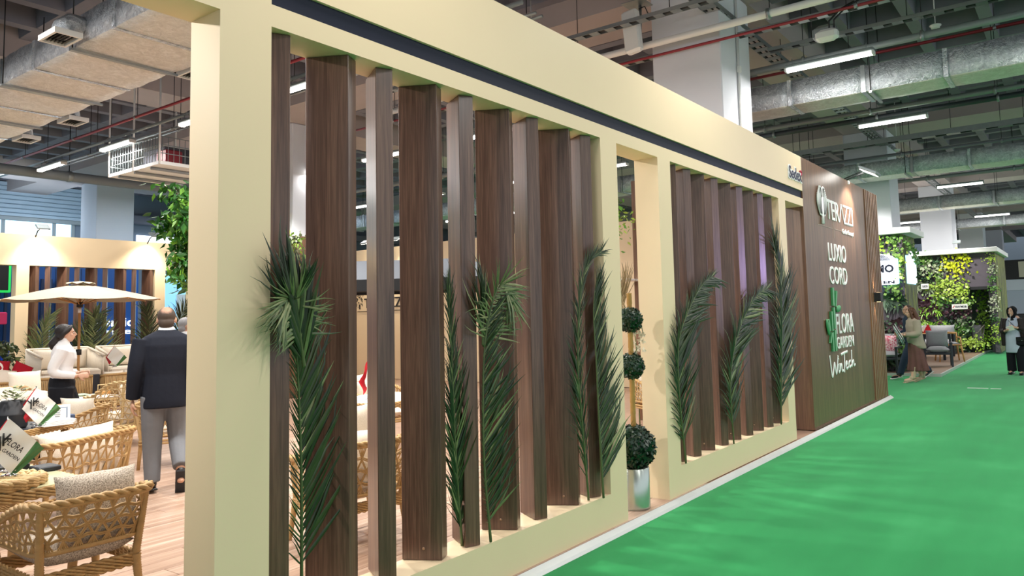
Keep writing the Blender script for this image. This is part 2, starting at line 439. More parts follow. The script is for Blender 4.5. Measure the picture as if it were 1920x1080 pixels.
duct(3.45, 4.5, 4.70, 5.03, 2.0, 15.1, .98, 'wide silver foil wrapped air duct crossing above the furniture', None, .016,
     ((-1, 5.75), (-1, 9.2), (1, 5.8), (1, 9.2), (1, 10.9), (1, 13.2)))
duct(10.9, 11.5, 4.70, 5.07, -7.0, 2.6, 1.05, 'silver foil air duct nearest above the aisle, beside the speaker column', 'foil ducts over the aisle', .008)
duct(18.25, 18.95, 4.70, 5.05, -7.0, 3.6, 1.2, 'second silver foil air duct along the aisle ceiling', 'foil ducts over the aisle', .008)
duct(25.6, 26.3, 4.70, 5.05, -7.0, 3.6, 1.5, 'third silver foil air duct, small above the green plant walls', 'foil ducts over the aisle', .008)
duct(33.0, 33.7, 4.70, 5.05, -7.0, 3.6, 2.0, 'farthest silver foil air duct down the aisle', 'foil ducts over the aisle', .008)
duct(16.6, 17.3, 4.85, 5.25, 4.0, 20, 1.4, 'silver foil air duct seen between slats over the far end of the stand', None, .008)

# tube lamps
lh = MB(); lh.rbox((0, 0, .03), (.11, 1.2, .05), .012); lh.tube([(0, -.5, .05), (0, -.5, .14)], .006, 6); lh.tube([(0, .5, .05), (0, .5, .14)], .006, 6)
LH = lh.mesh('housing', M['steel_grey'])
lt = MB(); lt.tube([(-.0, -.575, -.02), (0, .575, -.02)], .05, 10, ry=.026, up0=(0, 0, 1)); LT = lt.mesh('tube', M['tube_glow'])
LC = MB().rbox((0, 0, -.015), (.115, .03, .06), .006).mesh('end_cap', M['white'])
lab = {(27.6, -.33): 'tube lamp above the aisle, fifth in the row going away', (32.0, -.33): 'small tube lamp above the aisle, sixth in the row going away', (36.4, -.33): 'smallest tube lamp far down the aisle, last in the row',
       (14.22, -3.4): 'tube lamp over the far side of the aisle at the right edge',
       (10.15, -.33): 'long tube lamp above the aisle just right of the white speaker column',
       (14.22, -.33): 'tube lamp above the aisle, second in the row going away',
       (18.42, -.33): 'tube lamp above the aisle, third in the row going away',
       (23.15, -.33): 'tube lamp above the aisle, fourth in the row going away',
       (6.35, 5.85): 'glowing tube lamp seen between the first two slats',
       (6.35, 11.55): 'glowing tube lamp under the red pipe over the seating area',
       (6.35, 14.4): 'glowing tube lamp over the rear wall of the stand',
       (6.35, 8.7): 'glowing tube lamp cut off by the cream entrance pillar'}
for lx in LAMP_X:
    for ly in LAMP_Y:
        if lx > 19 and ly > 6: continue
        if lx == 10.15 and ly == 2.75: continue
        if ly < -1 and lx < 14: continue
        o = thing('ceiling_light', lab.get((lx, ly), 'slim tube lamp hung under the dark hall ceiling'), 'lamp', (lx, ly, LAMP_Z), 0, None if (lx, ly) in lab else 'tube lamps under the hall ceiling')
        link('housing', LH, o); link('tube', LT, o)
        for s in (-1, 1): link('end_cap', LC, o, T4((0, s*.585, 0)))

# runs of pipe, conduit and tray along Y; each one is a thing of its own
def run(name, label, cat, x, z, y0, y1, r, mat, hang=0, r2=None):
    o = MB().tube([(x, y0, z), (x, (y0+y1)/2, z), (x, y1, z)], r, 8, ry=r2, up0=(0, 0, 1)).obj(name, mat); tag(o, label, cat)
    for k in range(hang):
        yy = y0+(y1-y0)*(k+.5)/hang
        MB().tube([(x+.03, yy, z), (x+.03, yy, 6.4)], .006, 5).obj('hanger_rod', M['black'], o)
        MB().tube([(x, yy-.02, z), (x, yy+.02, z)], r*1.5, 8, ry=(r2 or r)*1.5, up0=(0, 0, 1)).obj('pipe_clip', M['galv'], o)
    return o
def tray(name, label, x, z, y0, y1, w, h, along='Y', rungs=True, mat='galv', step=.25, hang=6):
    """slotted cable tray: side rails, and rungs where the slots show"""
    L = y1-y0; o = thing(name, label, 'cable tray', (x, y0, z) if along == 'Y' else (y0, x, z), 0 if along == 'Y' else -pi/2)
    for s in (-1, 1): MB().box(s*w/2-.004, s*w/2+.004, 0, L, 0, h).obj('side_rail', M[mat], o)
    n = int(L/step); mb = MB()
    for k in range(n): mb.box(-w/2, w/2, k*step, k*step+step*.55, 0, .006)
    mb.obj('tray_floor', M[mat], o)['kind'] = 'stuff'
    for k in range(hang):
        yy = L*(k+.5)/hang
        MB().tube([(0, yy, h), (0, yy, 6.4-z)], .007, 5).obj('hanger_rod', M['black'], o)
    mb = MB(); R = random.Random(int(x*10))
    for k in range(3):
        xx = -w/2+.03+(w-.06)*k/2
        mb.tube([(xx+R.uniform(-.01, .01), L*j/12, .02+R.uniform(0, .012)) for j in range(13)], .011, 5)
    mb.obj('cable', M['black'], o)
    return o
run('sprinkler_pipe', 'red sprinkler pipe crossing the aisle above the nearest foil duct', 'pipe', 11.2, 5.32, -7, 2.5, .024, M['red_pipe'], 5)
run('conduit', 'pale conduit running beside the red pipe over the aisle', 'pipe', 10.53, 5.2, -7, 2.5, .035, M['steel_grey'], 6, .05)
run('conduit', 'lower grey pipe beyond the nearest foil duct', 'pipe', 14.05, 5.2, -7, 3, .045, M['steel_grey'], 5)
run('conduit', 'dark lower pipe beside the grey one beyond the foil duct', 'pipe', 14.6, 5.2, -7, 3, .05, flat('dark_pipe', '3d444c', .5), 5)
run('conduit', 'white pipe with collar behind the speaker column', 'pipe', 8.78, 5.3, -7, 7, .05, M['white'], 3)
run('sprinkler_pipe', 'red pipe beside the white one behind the speaker column', 'pipe', 8.94, 5.19, -7, 9, .02, M['red_pipe'], 4)
tray('cable_tray', 'slotted galvanised tray above the white antenna box', 9.6, 5.42, -7, 7, .12, .05)
tray('cable_tray', 'slotted galvanised tray next to the first one, carrying black cable', 10.46, 5.42, -7, .6, .12, .05)
tray('cable_tray', 'slotted tray above the white pipe behind the column', 8.38, 5.48, -7, 7, .12, .05)
tray('cable_tray', 'wide perforated tray running the length of the aisle ceiling', .83, 5.62, 6, 44, .22, .06, along='X', hang=10)
tray('cable_tray', 'grey cable tray between the far columns over the aisle', 18.05, 5.4, -7, 3.6, .2, .12, step=.5)
run('conduit', 'thin grey pipe by the second foil duct', 'pipe', 19.12, 5.32, -7, 3.6, .04, M['steel_grey'], 5)
run('conduit', 'grey pipe below the cable tray over the far aisle', 'pipe', 22.6, 5.2, -7, 3.6, .05, M['steel_grey'], 5)
run('conduit', 'dark pipe beside the fourth tube lamp', 'pipe', 22.9, 5.25, -7, 3.6, .04, M['black'], 5)
run('conduit', 'pipe past the third duct over the aisle', 'pipe', 27.2, 5.25, -7, 3.6, .05, M['steel_grey'], 3)
run('conduit', 'most distant pipe crossing over the aisle', 'pipe', 31.0, 5.25, -7, 3.6, .05, M['steel_grey'], 3)
run('sprinkler_pipe', 'red pipe over the seating area next to the tube lamps', 'pipe', 6.18, 5.30, 2, 19, .024, M['red_pipe'], 7)
run('conduit', 'pale rail carrying the tube lamps over the seating area', 'pipe', 6.37, 5.16, 2, 19, .025, M['steel_grey'], 6, .03)
run('conduit', 'grey conduit beside the lamp rail over the seating area', 'pipe', 6.62, 5.12, 2, 15, .02, M['galv'], 4)
run('conduit', 'second grey conduit beside the lamp rail', 'pipe', 6.74, 5.12, 2, 15, .02, M['galv'], 4)
run('conduit', 'purple red pipe at the top left under the coffers', 'pipe', 2.35, 5.5, 2, 15, .03, M['red_pipe'], 4)
run('conduit', 'beige pipe above the pergola roof seen between slats', 'pipe', 13.2, 5.2, 4, 20, .06, M['steel_grey'], 4)
# large pipe along X over the rear wall
o = MB().tube([(-2, 15.35, 5.0), (7, 15.35, 5.0), (15, 15.35, 5.0)], .11, 12).obj('drain_pipe', flat('grey_duct', '7d868c', .6)); tag(o, 'thick grey pipe running along above the rear wall of the stand', 'pipe')
for k in range(8):
    MB().tube([(k*2-1.0, 15.35, 5.0), (k*2-.92, 15.35, 5.0)], .125, 12).obj('pipe_collar', M['galv'], o)
    MB().tube([(k*2-.96, 15.35, 5.1), (k*2-.96, 15.35, 6.4)], .01, 5).obj('hanger_rod', M['black'], o)
o = MB().tube([(8.6, 13.2, 4.95), (9.4, 13.2, 4.95), (9.7, 13.2, 4.8), (9.75, 13.2, 4.3)], .08, 10).obj('drain_pipe', M['white_plaster']); tag(o, 'bent white pipe near the hanging unit by the pillar', 'pipe'); MB().tube([(9.0, 13.2, 5.0), (9.0, 13.2, 6.45)], .01, 5).obj('hanger_rod', M['black'], o)
# hanging equipment cage
hu = thing('equipment_platform', 'white caged equipment platform hung under the ceiling by the pillar', 'platform', (7.0, 11.25, 4.5))
MB().box(-.5, .75, -.95, .95, 0, .06).obj('tray_floor', M['white'], hu)
for a in (-.5, .75):
    for b in (-.95, 0, .95):
        MB().tube([(a, b, 0), (a, b, 1.75)], .018, 6).obj('post', M['white'], hu)
cg = MB()
for b in (-.95, .95):
    for k in range(12): cg.tube([(-.45+.1*k, b, .06), (-.45+.1*k, b, .5)], .006, 4)
    for z in (.2, .35, .5): cg.tube([(-.5, b, z), (.75, b, z)], .008, 4)
for k in range(18): cg.tube([(-.5, -.9+.1*k, .06), (-.5, -.9+.1*k, .5)], .006, 4)
for z in (.2, .35, .5): cg.tube([(-.5, -.95, z), (-.5, .95, z)], .008, 4)
cg.obj('cage', M['steel_grey'], hu)
MB().rbox((.2, .1, .28), (.6, .8, .42), .02).obj('fan_unit', M['concrete_dark'], hu)
MB().rbox((-.15, -.6, .2), (.3, .35, .26), .02).obj('valve', M['red_pipe'], hu)
for k in range(3): MB().rbox((.12, -.6+.6*k, -.03), (1.2, .05, .05), .01).obj('bracket', M['galv'], hu)
# antenna box, speaker, smoke detectors
an = thing('wireless_antenna', 'white box hung by two black cables above the aisle', 'antenna', (9.2, -.58, 4.93))
MB().rbox((0, 0, .08), (.14, .27, .15), .04).obj('case', M['white'], an)
for k in (-1, 1): MB().tube([(0, k*.03-.06, .15), (.01, k*.03-.06, .26), (.02, k*.03-.2, .38), (.1, k*.03-.35, .47)], .011, 6).obj('cable', M['black'], an)
MB().rbox((.3, .1, .22), (.2, .3, .2), .05).obj('back_can', M['galv'], an)
sp = thing('loudspeaker', 'white slanted loudspeaker panel fixed to the large white column', 'speaker', (8.54, 1.82, 5.12))
MB().rbox((0, 0, .32), (.12, .24, .62), .03, RX(-.12)@RY(.06)).obj('case', M['white'], sp)
MB().tube([(.1, -.06, .18), (.14, -.06, .72)], .025, 8).obj('bracket', M['galv'], sp)
MB().rbox((.12, -.02, .74), (.3, .34, .015), .004).obj('mount_plate', M['galv'], sp)
MB().tube([(.1, -.06, .66), (.16, -.12, .7), (.16, -.16, .6), (.22, -.18, .55)], .008, 5).obj('cable', M['black'], sp)
for x, y, z, lb in ((10.87, -1.58, 5.42, 'round white smoke detector above the nearest foil duct'), (18.3, .36, 5.28, 'round white smoke detector near the floodlight over the brown wall'),
                (8.62, 3.6, 5.34, 'round white smoke detector over the cream wall at the top')):
    s = MB(); s.tube([(x, y, z), (x, y, 6.42)], .008, 6); s.lathe((x, y, z), [(.03, -.05), (.055, -.045), (.06, -.02), (.075, -.012), (.075, 0)], 14); tag(s.obj('smoke_detector', M['white']), lb, 'detector')
# ------------------------------------------------------------------ lettering
def text_mesh(txt, name, x0, x1, z0, z1, depth, mat, parent, plane='Y', at=0.0, bold=0.0, shear=0.0, flip=1):
    """lettering fitted to a rectangle on a vertical plane (Y=at, facing -Y, or X=at, facing -X)"""
    cu = bpy.data.curves.new('t', 'FONT'); cu.body = txt; cu.size = 1; cu.extrude = .5; cu.offset = bold; cu.shear = shear; cu.resolution_u = 3
    ob = bpy.data.objects.new('t', cu); COL.objects.link(ob)
    dg = bpy.context.evaluated_depsgraph_get(); dg.update()
    me = bpy.data.meshes.new_from_object(ob.evaluated_get(dg)); bpy.data.objects.remove(ob)
    xs = [v.co.x for v in me.vertices]; ys = [v.co.y for v in me.vertices]
    ax, bx, ay, by = min(xs), max(xs), min(ys), max(ys)
    for v in me.vertices:
        u = (v.co.x-ax)/(bx-ax); w = (v.co.y-ay)/(by-ay); d = v.co.z+.5
        if plane == 'Y': v.co = (x0+u*(x1-x0), at-d*depth, z0+w*(z1-z0))
        else: v.co = (at-d*depth, x0+u*(x1-x0), z0+w*(z1-z0))
    me.materials.clear(); me.materials.append(mat); me.update()
    return link(name, me, parent)
def strokes(lines, name, r, depth, mat, parent, at=0.0, plane='Y'):
    """rounded ribbon strokes on the plane Y=at"""
    mb = MB()
    for ln in lines:
        pts = ln
        if len(pts) > 2:                       # smooth the polyline
            for _ in range(2):
                q = [pts[0]]
                for a, b in zip(pts, pts[1:]): q += [(a[0]*.75+b[0]*.25, a[1]*.75+b[1]*.25), (a[0]*.25+b[0]*.75, a[1]*.25+b[1]*.75)]
                pts = q+[ln[-1]]
        P = [V((x, at-depth/2, z)) if plane == 'Y' else V((at-depth/2, x, z)) for x, z in pts]
        mb.tube(P, r, 8, ry=depth/2, up0=(0, 1, 0) if plane == 'Y' else (1, 0, 0))
    return mb.obj(name, mat, parent)
LW = M['letter']
LB = flat('letter_edge_dark', '15171c', .5)
def sign(name, label, group=None): return thing(name, label, 'sign', (0, 0, 0), 0, group)
s = sign('logo_sign', 'white tree emblem with the word TERAZZI, highest on the brown wall')
text_mesh('TER', 'letters', 10.83, 11.50, 2.925, 3.215, .010, LW, s, bold=.004)
# the A and double Z drawn as joined bars
zz = [[(11.50, 2.925), (11.64, 3.215), (11.78, 2.925)], [(11.74, 3.205), (11.97, 3.205), (11.78, 2.935), (12.28, 2.935)],
      [(11.97, 3.205), (12.18, 3.205), (12.0, 2.935)], [(12.14, 3.205), (12.27, 3.205), (12.27, 2.935)]]
mb = MB()
for ln in zz:
    for a, b in zip(ln, ln[1:]):
        mb.tube([V((a[0], -.006, a[1])), V((b[0], -.006, b[1]))], .017, 4, ry=.008, up0=(0, 1, 0), sm=False)
mb.obj('letters', LW, s)
tr = MB(); R = random.Random(3)
def leafblade(mb, x, z, an, L, w, y=-.012):
    d = V((cos(an), 0, sin(an))); p = V((-sin(an), 0, cos(an))); c = V((x, y, z))
    mb.add([c, c+d*L*.45+p*w, c+d*L, c+d*L*.45-p*w, c+V((0, -.012, 0)), c+d*L*.45+p*w+V((0, -.012, 0)), c+d*L+V((0, -.012, 0)), c+d*L*.45-p*w+V((0, -.012, 0))],
           [(0, 1, 2, 3), (7, 6, 5, 4), (0, 4, 5, 1), (1, 5, 6, 2), (2, 6, 7, 3), (3, 7, 4, 0)])
for k in range(15):
    z = 2.93+k*.026
    wd = .23*sin(pi*(k+2.5)/18.5)
    for sd in (-1, 1):
        for q in range(3):
            f = (q+.6)/3
            leafblade(tr, 10.585+sd*wd*f*.85, z-.01+.02*f, (pi/2-sd*(.5+.55*f)), .095, .021)
tr.tube([(10.555, -.02, 2.82), (10.575, -.02, 2.95), (10.585, -.02, 3.2)], .02, 6); tr.tube([(10.605, -.02, 2.82), (10.597, -.02, 2.95), (10.59, -.02, 3.0)], .014, 6)
tr.obj('tree_emblem', LW, s)
text_mesh('Garden Concept', 'tagline', 11.63, 12.29, 2.74, 2.84, .012, LW, s, shear=.2)
mb = MB(); mb.box(10.36, 11.12, -.004, 0, 2.795, 2.802); mb.box(11.2, 11.6, -.004, 0, 2.795, 2.802); mb.box(11.155, 11.17, -.004, 0, 2.66, 2.91); mb.obj('underline', flat('pale_line', 'a8998c', .5), s)
s = sign('lettering_sign', 'white raised letters LUXIO CORD on the brown wall')
text_mesh('LUXIO', 'letters', 10.81, 11.76, 2.31, 2.575, .010, LW, s, bold=.004)
text_mesh('CORD', 'letters', 10.81, 11.76, 1.975, 2.235, .010, LW, s, bold=.004)
s = sign('logo_sign', 'white letters FLORA GARDEN with green bamboo stalks on the brown wall')
text_mesh('FLORA', 'letters', 11.0, 11.985, 1.25, 1.545, .010, LW, s, bold=.002)
text_mesh('GARDEN', 'letters', 10.99, 11.93, 1.035, 1.205, .010, LW, s, bold=0)
BG = flat('bamboo_green', '3d8c57', .4); BG2 = flat('bamboo_green_light', '8fbf9a', .4)
bam = MB()
def stalk(x, z0, z1, w, lean=0):
    bam.cbox((x+lean/2, -.018, (z0+z1)/2), (w, .03, z1-z0), RY(atan2(lean, z1-z0)), 0); bam.cbox((x-w*.32+lean/2, -.02, (z0+z1)/2), (w*.28, .032, z1-z0), RY(atan2(lean, z1-z0)), 1)
stalk(10.86, 1.66, 1.92, .085); stalk(10.86, 1.33, 1.64, .085); stalk(10.86, 1.015, 1.315, .085)
stalk(10.735, 1.30, 1.58, .07); stalk(10.735, 1.015, 1.285, .07)
stalk(10.62, 1.3, 1.47, .06, -.06); stalk(10.96, 1.64, 1.88, .05, .09); stalk(10.6, 1.13, 1.29, .045, .1)
for cx, cz, a in ((11.12, 1.615, .15), (10.53, 1.36, 2.0)):
    bam.ell((cx, -.02, cz), (.13, .02, .05), RY(-a), 12, 6, 0)
bam.obj('bamboo_emblem', [BG, BG2], s)
s = sign('lettering_sign', 'white handwritten style lettering WinTech, lowest on the brown wall')
def sc(pts): return [(10.58+x*1.36, .62+z*.37) for x, z in pts]
wt = [[(0, .93), (.03, .5), (.06, .02), (.12, .35), (.17, .7), (.19, .35), (.22, .12), (.27, .5), (.31, .86)],
      [(.31, .55), (.31, .2), (.35, .25)], [(.32, .72), (.325, .75)], [(.37, .55), (.37, .2), (.40, .48), (.44, .52), (.44, .2), (.49, .25)],
      [(.43, .88), (.56, .93), (.69, .95)], [(.555, .93), (.55, .5), (.53, .15)],
      [(.60, .38), (.67, .5), (.64, .58), (.60, .45), (.62, .25), (.70, .32)], [(.80, .55), (.74, .52), (.72, .38), (.76, .28), (.83, .36)],
      [(.87, .98), (.86, .6), (.85, .25), (.89, .5), (.94, .55), (.94, .3), (1.0, .36)]]
strokes([sc(l) for l in wt], 'letters', .020, .014, LW, s)
s = sign('lettering_sign', 'small dark Sedex lettering with a red swoosh on the cream fascia')
bk = text_mesh('Sedex', 'backing', 9.19, 9.745, 3.285, 3.475, .010, LW, s, bold=.07)
text_mesh('Sedex', 'letters', 9.21, 9.73, 3.30, 3.46, .014, flat('dark_navy', '232545', .5), s, bold=.015)
strokes([[(9.66, 3.44), (9.72, 3.455), (9.735, 3.42), (9.69, 3.385)]], 'swoosh', .012, .018, flat('crimson', 'c01f4a', .5), s)

# floodlight over the brown wall, and the up-and-down wall lamp
fl = thing('floodlight', 'lit LED floodlight on an arm above the brown logo wall', 'floodlight', (12.15, 0, 3.653))
MB().tube([(0, .05, 0), (0, -.02, .03), (.02, -.24, .10)], .012, 6).obj('arm', M['black'], fl)
MB().tube([(-.12, .02, .02), (-.10, -.22, .10)], .010, 6).obj('arm', M['black'], fl)
MB().rbox((0, .0, -.03), (.05, .05, .06), .01).obj('clamp', M['white'], fl)
Rf = RX(radians(28))
MB().rbox((.05, -.33, .12), (.32, .3, .05), .015, Rf).obj('housing', M['steel_grey'], fl)
MB().cbox(V((.05, -.33, .12))+Rf@V((0, 0, -.028)), (.29, .24, .006), Rf).obj('led_panel', emis('flood_led', 'fffdf6', 14), fl)
spot('flood_light', (12.2, -.4, 3.70), (11.9, .3, 2.3), 240, 95, .5, (1, .93, .84), .1)
wl = thing('wall_lamp', 'small black up and down wall lamp on the brown slats', 'lamp', (13.5, -.07, 1.795))
MB().rbox((0, 0, 0), (.2, .11, .16), .008).obj('case', M['black'], wl)
for s_ in (-1, 1): MB().cyl((0, 0, s_*.081-.001), .035, .002, 12).obj('lens', emis('warm_led', 'ffd9a0', 8), wl)
spot('wall_lamp_up', (13.4, -.06, 1.90), (13.4, -.005, 3.3), 9, 70, .7, (1, .75, .45), .02)
spot('wall_lamp_down', (13.4, -.06, 1.69), (13.4, -.005, .3), 9, 70, .7, (1, .75, .45), .02)
# ------------------------------------------------------------------ palm fronds and potted plants
def leaf_mat(name, a, b, c, rough=.38, trans=.15):
    q = NT(name); q.set(Roughness=rough); oi = q.n('ShaderNodeObjectInfo')
    n = q.noise(q.coord(), 7, 2)
    m = q.n('ShaderNodeMath', operation='MULTIPLY_ADD'); q.l(oi.outputs['Random'], m.inputs[0]); m.inputs[1].default_value = .5
    m2 = q.n('ShaderNodeMath', operation='MULTIPLY'); q.l(n, m2.inputs[0]); m2.inputs[1].default_value = .55; q.l(m2.outputs[0], m.inputs[2])
    q.col(q.ramp(m.outputs[0], [(.2, a), (.5, b), (.85, c)]))
    q.b.inputs['Transmission Weight'].default_value = 0
    return q.m
M['palm'] = leaf_mat('palm_leaflet', '1b2816', '29391f', '424f29', .36)
M['palm_pale'] = leaf_mat('palm_leaflet_pale', '3d5236', '6c7d4c', '96966a', .4)
M['palm_dry'] = leaf_mat('palm_leaflet_dry', '7a6a48', '9a8a62', 'b9aa85', .5)
M['rachis'] = flat('palm_rachis', '55633a', .45)
def leaflet_mesh(w, droop, curl, mat, seed):
    R = random.Random(seed); mb = MB()
    st = [(0, .35), (.18, .95), (.45, 1.0), (.72, .62), (.9, .25), (1.0, .03)]
    vs = []
    for t, k in st:
        z = -droop*t*t; x = curl*max(0, t-.6)**2*3; hw = w*k
        vs += [(x-hw, t*(1-.12*droop), z-.35*hw), (x, t*(1-.12*droop), z+.15*hw), (x+hw, t*(1-.12*droop), z-.35*hw)]
    fs = []
    for i in range(len(st)-1):
        for j in range(2): fs.append((i*3+j, i*3+j+1, i*3+j+4, i*3+j+3))
    mb.add(vs, fs, 0, True)
    return mb.mesh('leaflet', mat)
LEAF = {k: [leaflet_mesh(w, d, c, M[k], i) for i, (w, d, c) in enumerate(((.026, .05, .05), (.029, .14, -.12), (.023, .26, .25), (.027, .08, .0), (.023, .2, -.35)))] for k in ('palm', 'palm_pale', 'palm_dry')}
def smooth_path(P, n):
    P = [V(p) for p in P]; out = []
    Q = [P[0]*2-P[1]]+P+[P[-1]*2-P[-2]]
    m = len(P)-1
    for i in range(n+1):
        t = m*i/n; k = min(int(t), m-1); f = t-k
        a, b, c, d = Q[k:k+4]
        out.append(.5*((2*b)+(c-a)*f+(2*a-5*b+4*c-d)*f*f+(3*b-a-3*c+d)*f**3))
    return out
def frond(label, P, L0, nside, N=(0, -1, 0), sides=(1, 1), a0=55, a1=18, kind='palm', start=.06, fold=.25, seed=0, group=None, prof=None, grav=.15, name='palm_frond', r=.009):
    R = random.Random(seed); pts = smooth_path(P, 40); base = pts[0]; nside = int(nside*2.3); L0 *= 1.25
    fr = thing(name, label, 'palm frond', base, 0, group)
    MB().tube([p-base for p in pts], [r*(1-.75*i/40) for i in range(41)], 6).obj('rachis', M['rachis'], fr)
    N = V(N).normalized()
    for sd, on in ((-1, sides[0]), (1, sides[1])):
        if not on: continue
        for k in range(nside):
            t = start+(1-start)*(k+R.uniform(-.3, .3)+.5)/nside; t = min(max(t, start), .995)
            i = min(int(t*40), 39); p = pts[i].lerp(pts[i+1], t*40-i)
            T = (pts[min(i+2, 40)]-pts[max(i-1, 0)]).normalized()
            S = T.cross(N).normalized()*sd
            an = radians(.82*(a0+(a1-a0)*t)+R.uniform(-9, 9))
            d = T*cos(an)+S*sin(an)+N*(fold+R.uniform(-.12, .14)); d.z -= grav*R.uniform(.3, 1.3); d.normalize()
            n2 = (N-d*N.dot(d)+S*R.uniform(-.3, .3)); n2 = (n2-d*n2.dot(d)).normalized(); x = d.cross(n2)
            L = L0*on*((.55+.45*sin(pi*min(1, t*1.25+.12))) if prof is None else prof(t))*R.uniform(.82, 1.12)
            me = LEAF[kind if R.random() > .12 else ('palm_pale' if kind == 'palm' else kind)][R.randrange(5)]
            Mx = Matrix((x, d, n2)).transposed().to_4x4() @ Matrix.Diagonal((L, L, L, 1)); Mx.translation = p-base
            link('leaflet', me, fr, Mx)
    return fr
frond('tall dark palm frond between the first two slats, sweeping right', [(2.20, .12, .30), (2.175, .088, .89), (2.140, .056, 1.24), (2.103, .024, 1.489), (2.06, -.008, 1.64), (2.05, -.04, 1.72)], .34, 46, sides=(.35, 1), a0=44, a1=20, seed=1, fold=.1, grav=.0, prof=lambda t: 1.05-.55*t)
frond('upright fan tip of palm leaflets before the first slat', [(2.12, -.01, 1.42), (2.085, -.03, 1.56), (2.06, -.045, 1.66)], .34, 14, sides=(1, .9), a0=24, a1=6, seed=2, fold=.05, grav=-.1, prof=lambda t: 1.0)
frond('drooping palm tip hanging over the first slat and cream post', [(2.112, -.01, 1.538), (2.065, -.04, 1.70), (2.005, -.06, 1.735), (1.955, -.07, 1.70)], .17, 22, sides=(1, .8), a0=80, a1=40, kind='palm_pale', seed=3, grav=.9, prof=lambda t: 1.0)
frond('straight palm frond with pale left side beside the fourth slat', [(3.262, .1, .30), (3.215, .087, .686), (3.183, .075, 1.059), (3.156, .062, 1.461), (3.125, .05, 1.80)], .27, 56, sides=(.75, 1), a0=34, a1=14, seed=4, fold=.12, grav=-.03)
frond('dark palm frond before the sixth slat with frayed right edge', [(3.40, .0, .30), (3.356, .0, .726), (3.341, -.01, 1.105), (3.354, -.02, 1.45), (3.40, -.035, 1.66)], .31, 52, sides=(.15, 1), a0=52, a1=25, seed=5, fold=.2, grav=.2)
frond('curled pale palm tip hanging before the sixth slat', [(3.352, -.015, 1.45), (3.40, -.04, 1.70), (3.483, -.06, 1.83), (3.56, -.075, 1.70)], .19, 26, sides=(.9, 1), a0=70, a1=35, kind='palm_pale', seed=6, grav=.7, prof=lambda t: 1.0)
frond('upright palm leaflets rising between the fifth and sixth slat', [(3.35, -.01, 1.46), (3.345, -.02, 1.60), (3.345, -.03, 1.70)], .26, 10, sides=(1, .7), a0=20, a1=6, seed=7, fold=.05, grav=-.1, prof=lambda t: 1.0)
frond('palm frond bending right at the top before the ninth slat', [(4.495, .03, .30), (4.42, .015, .83), (4.363, .0, 1.287), (4.387, -.02, 1.742), (4.472, -.04, 2.0), (4.62, -.06, 2.09)], .26, 50, sides=(.8, .75), a0=32, a1=24, seed=8, fold=.1, grav=-.12)
frond('dark palm frond fanning over the cream post before the pot', [(4.60, -.03, .30), (4.571, -.03, .813), (4.549, -.035, 1.276), (4.521, -.042, 1.62), (4.535, -.05, 1.80)], .40, 54, sides=(.05, 1), a0=72, a1=24, seed=9, fold=.12, grav=-.12, prof=lambda t: 1.0-.5*t)
frond('bushy palm frond at the left edge of the second bay', [(5.985, -.01, .30), (5.886, -.02, .907), (5.902, -.03, 1.37), (6.153, -.045, 1.697), (6.42, -.06, 1.90), (6.60, -.07, 1.96)], .44, 58, sides=(.5, 1), a0=50, a1=30, seed=10, fold=.12, grav=.12)
frond('palm frond bowed to the right in the middle of the second bay', [(7.065, -.01, .30), (7.019, -.02, .896), (7.175, -.035, 1.314), (7.503, -.05, 1.637), (7.86, -.06, 1.82), (8.06, -.075, 1.86)], .46, 58, sides=(.6, 1), a0=50, a1=30, seed=11, fold=.12, grav=.12)
frond('upright palm frond with even leaflets at the right of the second bay', [(8.47, -.01, .30), (8.585, -.01, 1.002), (8.645, -.02, 1.502), (8.632, -.03, 2.0), (8.42, -.045, 2.40)], .48, 56, sides=(.75, 1.25), a0=68, a1=25, seed=12, fold=.12, grav=-.12)

# topiary of three balls on a bamboo stem in a metal pot
tp = thing('topiary', 'three ball topiary on a bamboo stem in a silver pot in the narrow opening', 'plant', (5.335, .13, .048))
M['pot_metal'] = flat('brushed_silver_pot', 'c3cbc4', .28, .85, var=.12, scale=6)
MB().lathe((0, 0, 0), [(.115, 0), (.118, .02), (.118, .325), (.112, .33), (.108, .31), (.108, .295)], 28).obj('pot', M['pot_metal'], tp)
so = MB().lathe((0, 0, .285), [(.107, 0), (.09, .018), (.04, .026), (.001, .028)], 20).obj('soil', flat('coir', '6b4a2a', .95, bump=1, bscale=90), tp)
M['bamboo'] = flat('bamboo_cane', 'b38b4e', .45, var=.2, scale=20)
st = []
rr = []
for k in range(17):
    z = .3+k*.09
    st += [(0, 0, z), (0, 0, z+.008)]; rr += [.021, .024]
MB().tube(st, rr, 10).obj('stem', M['bamboo'], tp)
M['box_leaf'] = leaf_mat('boxwood_leaf', '0c2416', '16382280'[:6], '2a5231', .35)
def leafball(c, rad, n, size, seed, mat, parent, name='foliage'):
    R = random.Random(seed); mb = MB(); c = V(c)
    mb.ell(c, (rad*.86,)*3, None, 14, 9)
    for k in range(n):
        d = V((R.gauss(0, 1), R.gauss(0, 1), R.gauss(0, 1))).normalized(); p = c+d*rad*R.uniform(.86, 1.0)
        t = d.cross(V((R.gauss(0, 1), R.gauss(0, 1), R.gauss(0, 1)))).normalized(); a = (t+d*R.uniform(.1, 1.1)).normalized(); b = a.cross(d).normalized()
        s = size*R.uniform(.7, 1.3)
        mb.add([p-a*s*.5, p+b*s*.36, p+a*s*.6, p-b*s*.36], [(0, 1, 2, 3)])
    o = mb.obj(name, mat, parent); o['kind'] = 'stuff'; return o
leafball((-.01, 0, .485), .185, 1500, .036, 1, M['box_leaf'], tp)
leafball((0, 0, 1.145), .112, 800, .026, 2, M['box_leaf'], tp)
leafball((0, 0, 1.525), .108, 800, .026, 3, M['box_leaf'], tp)
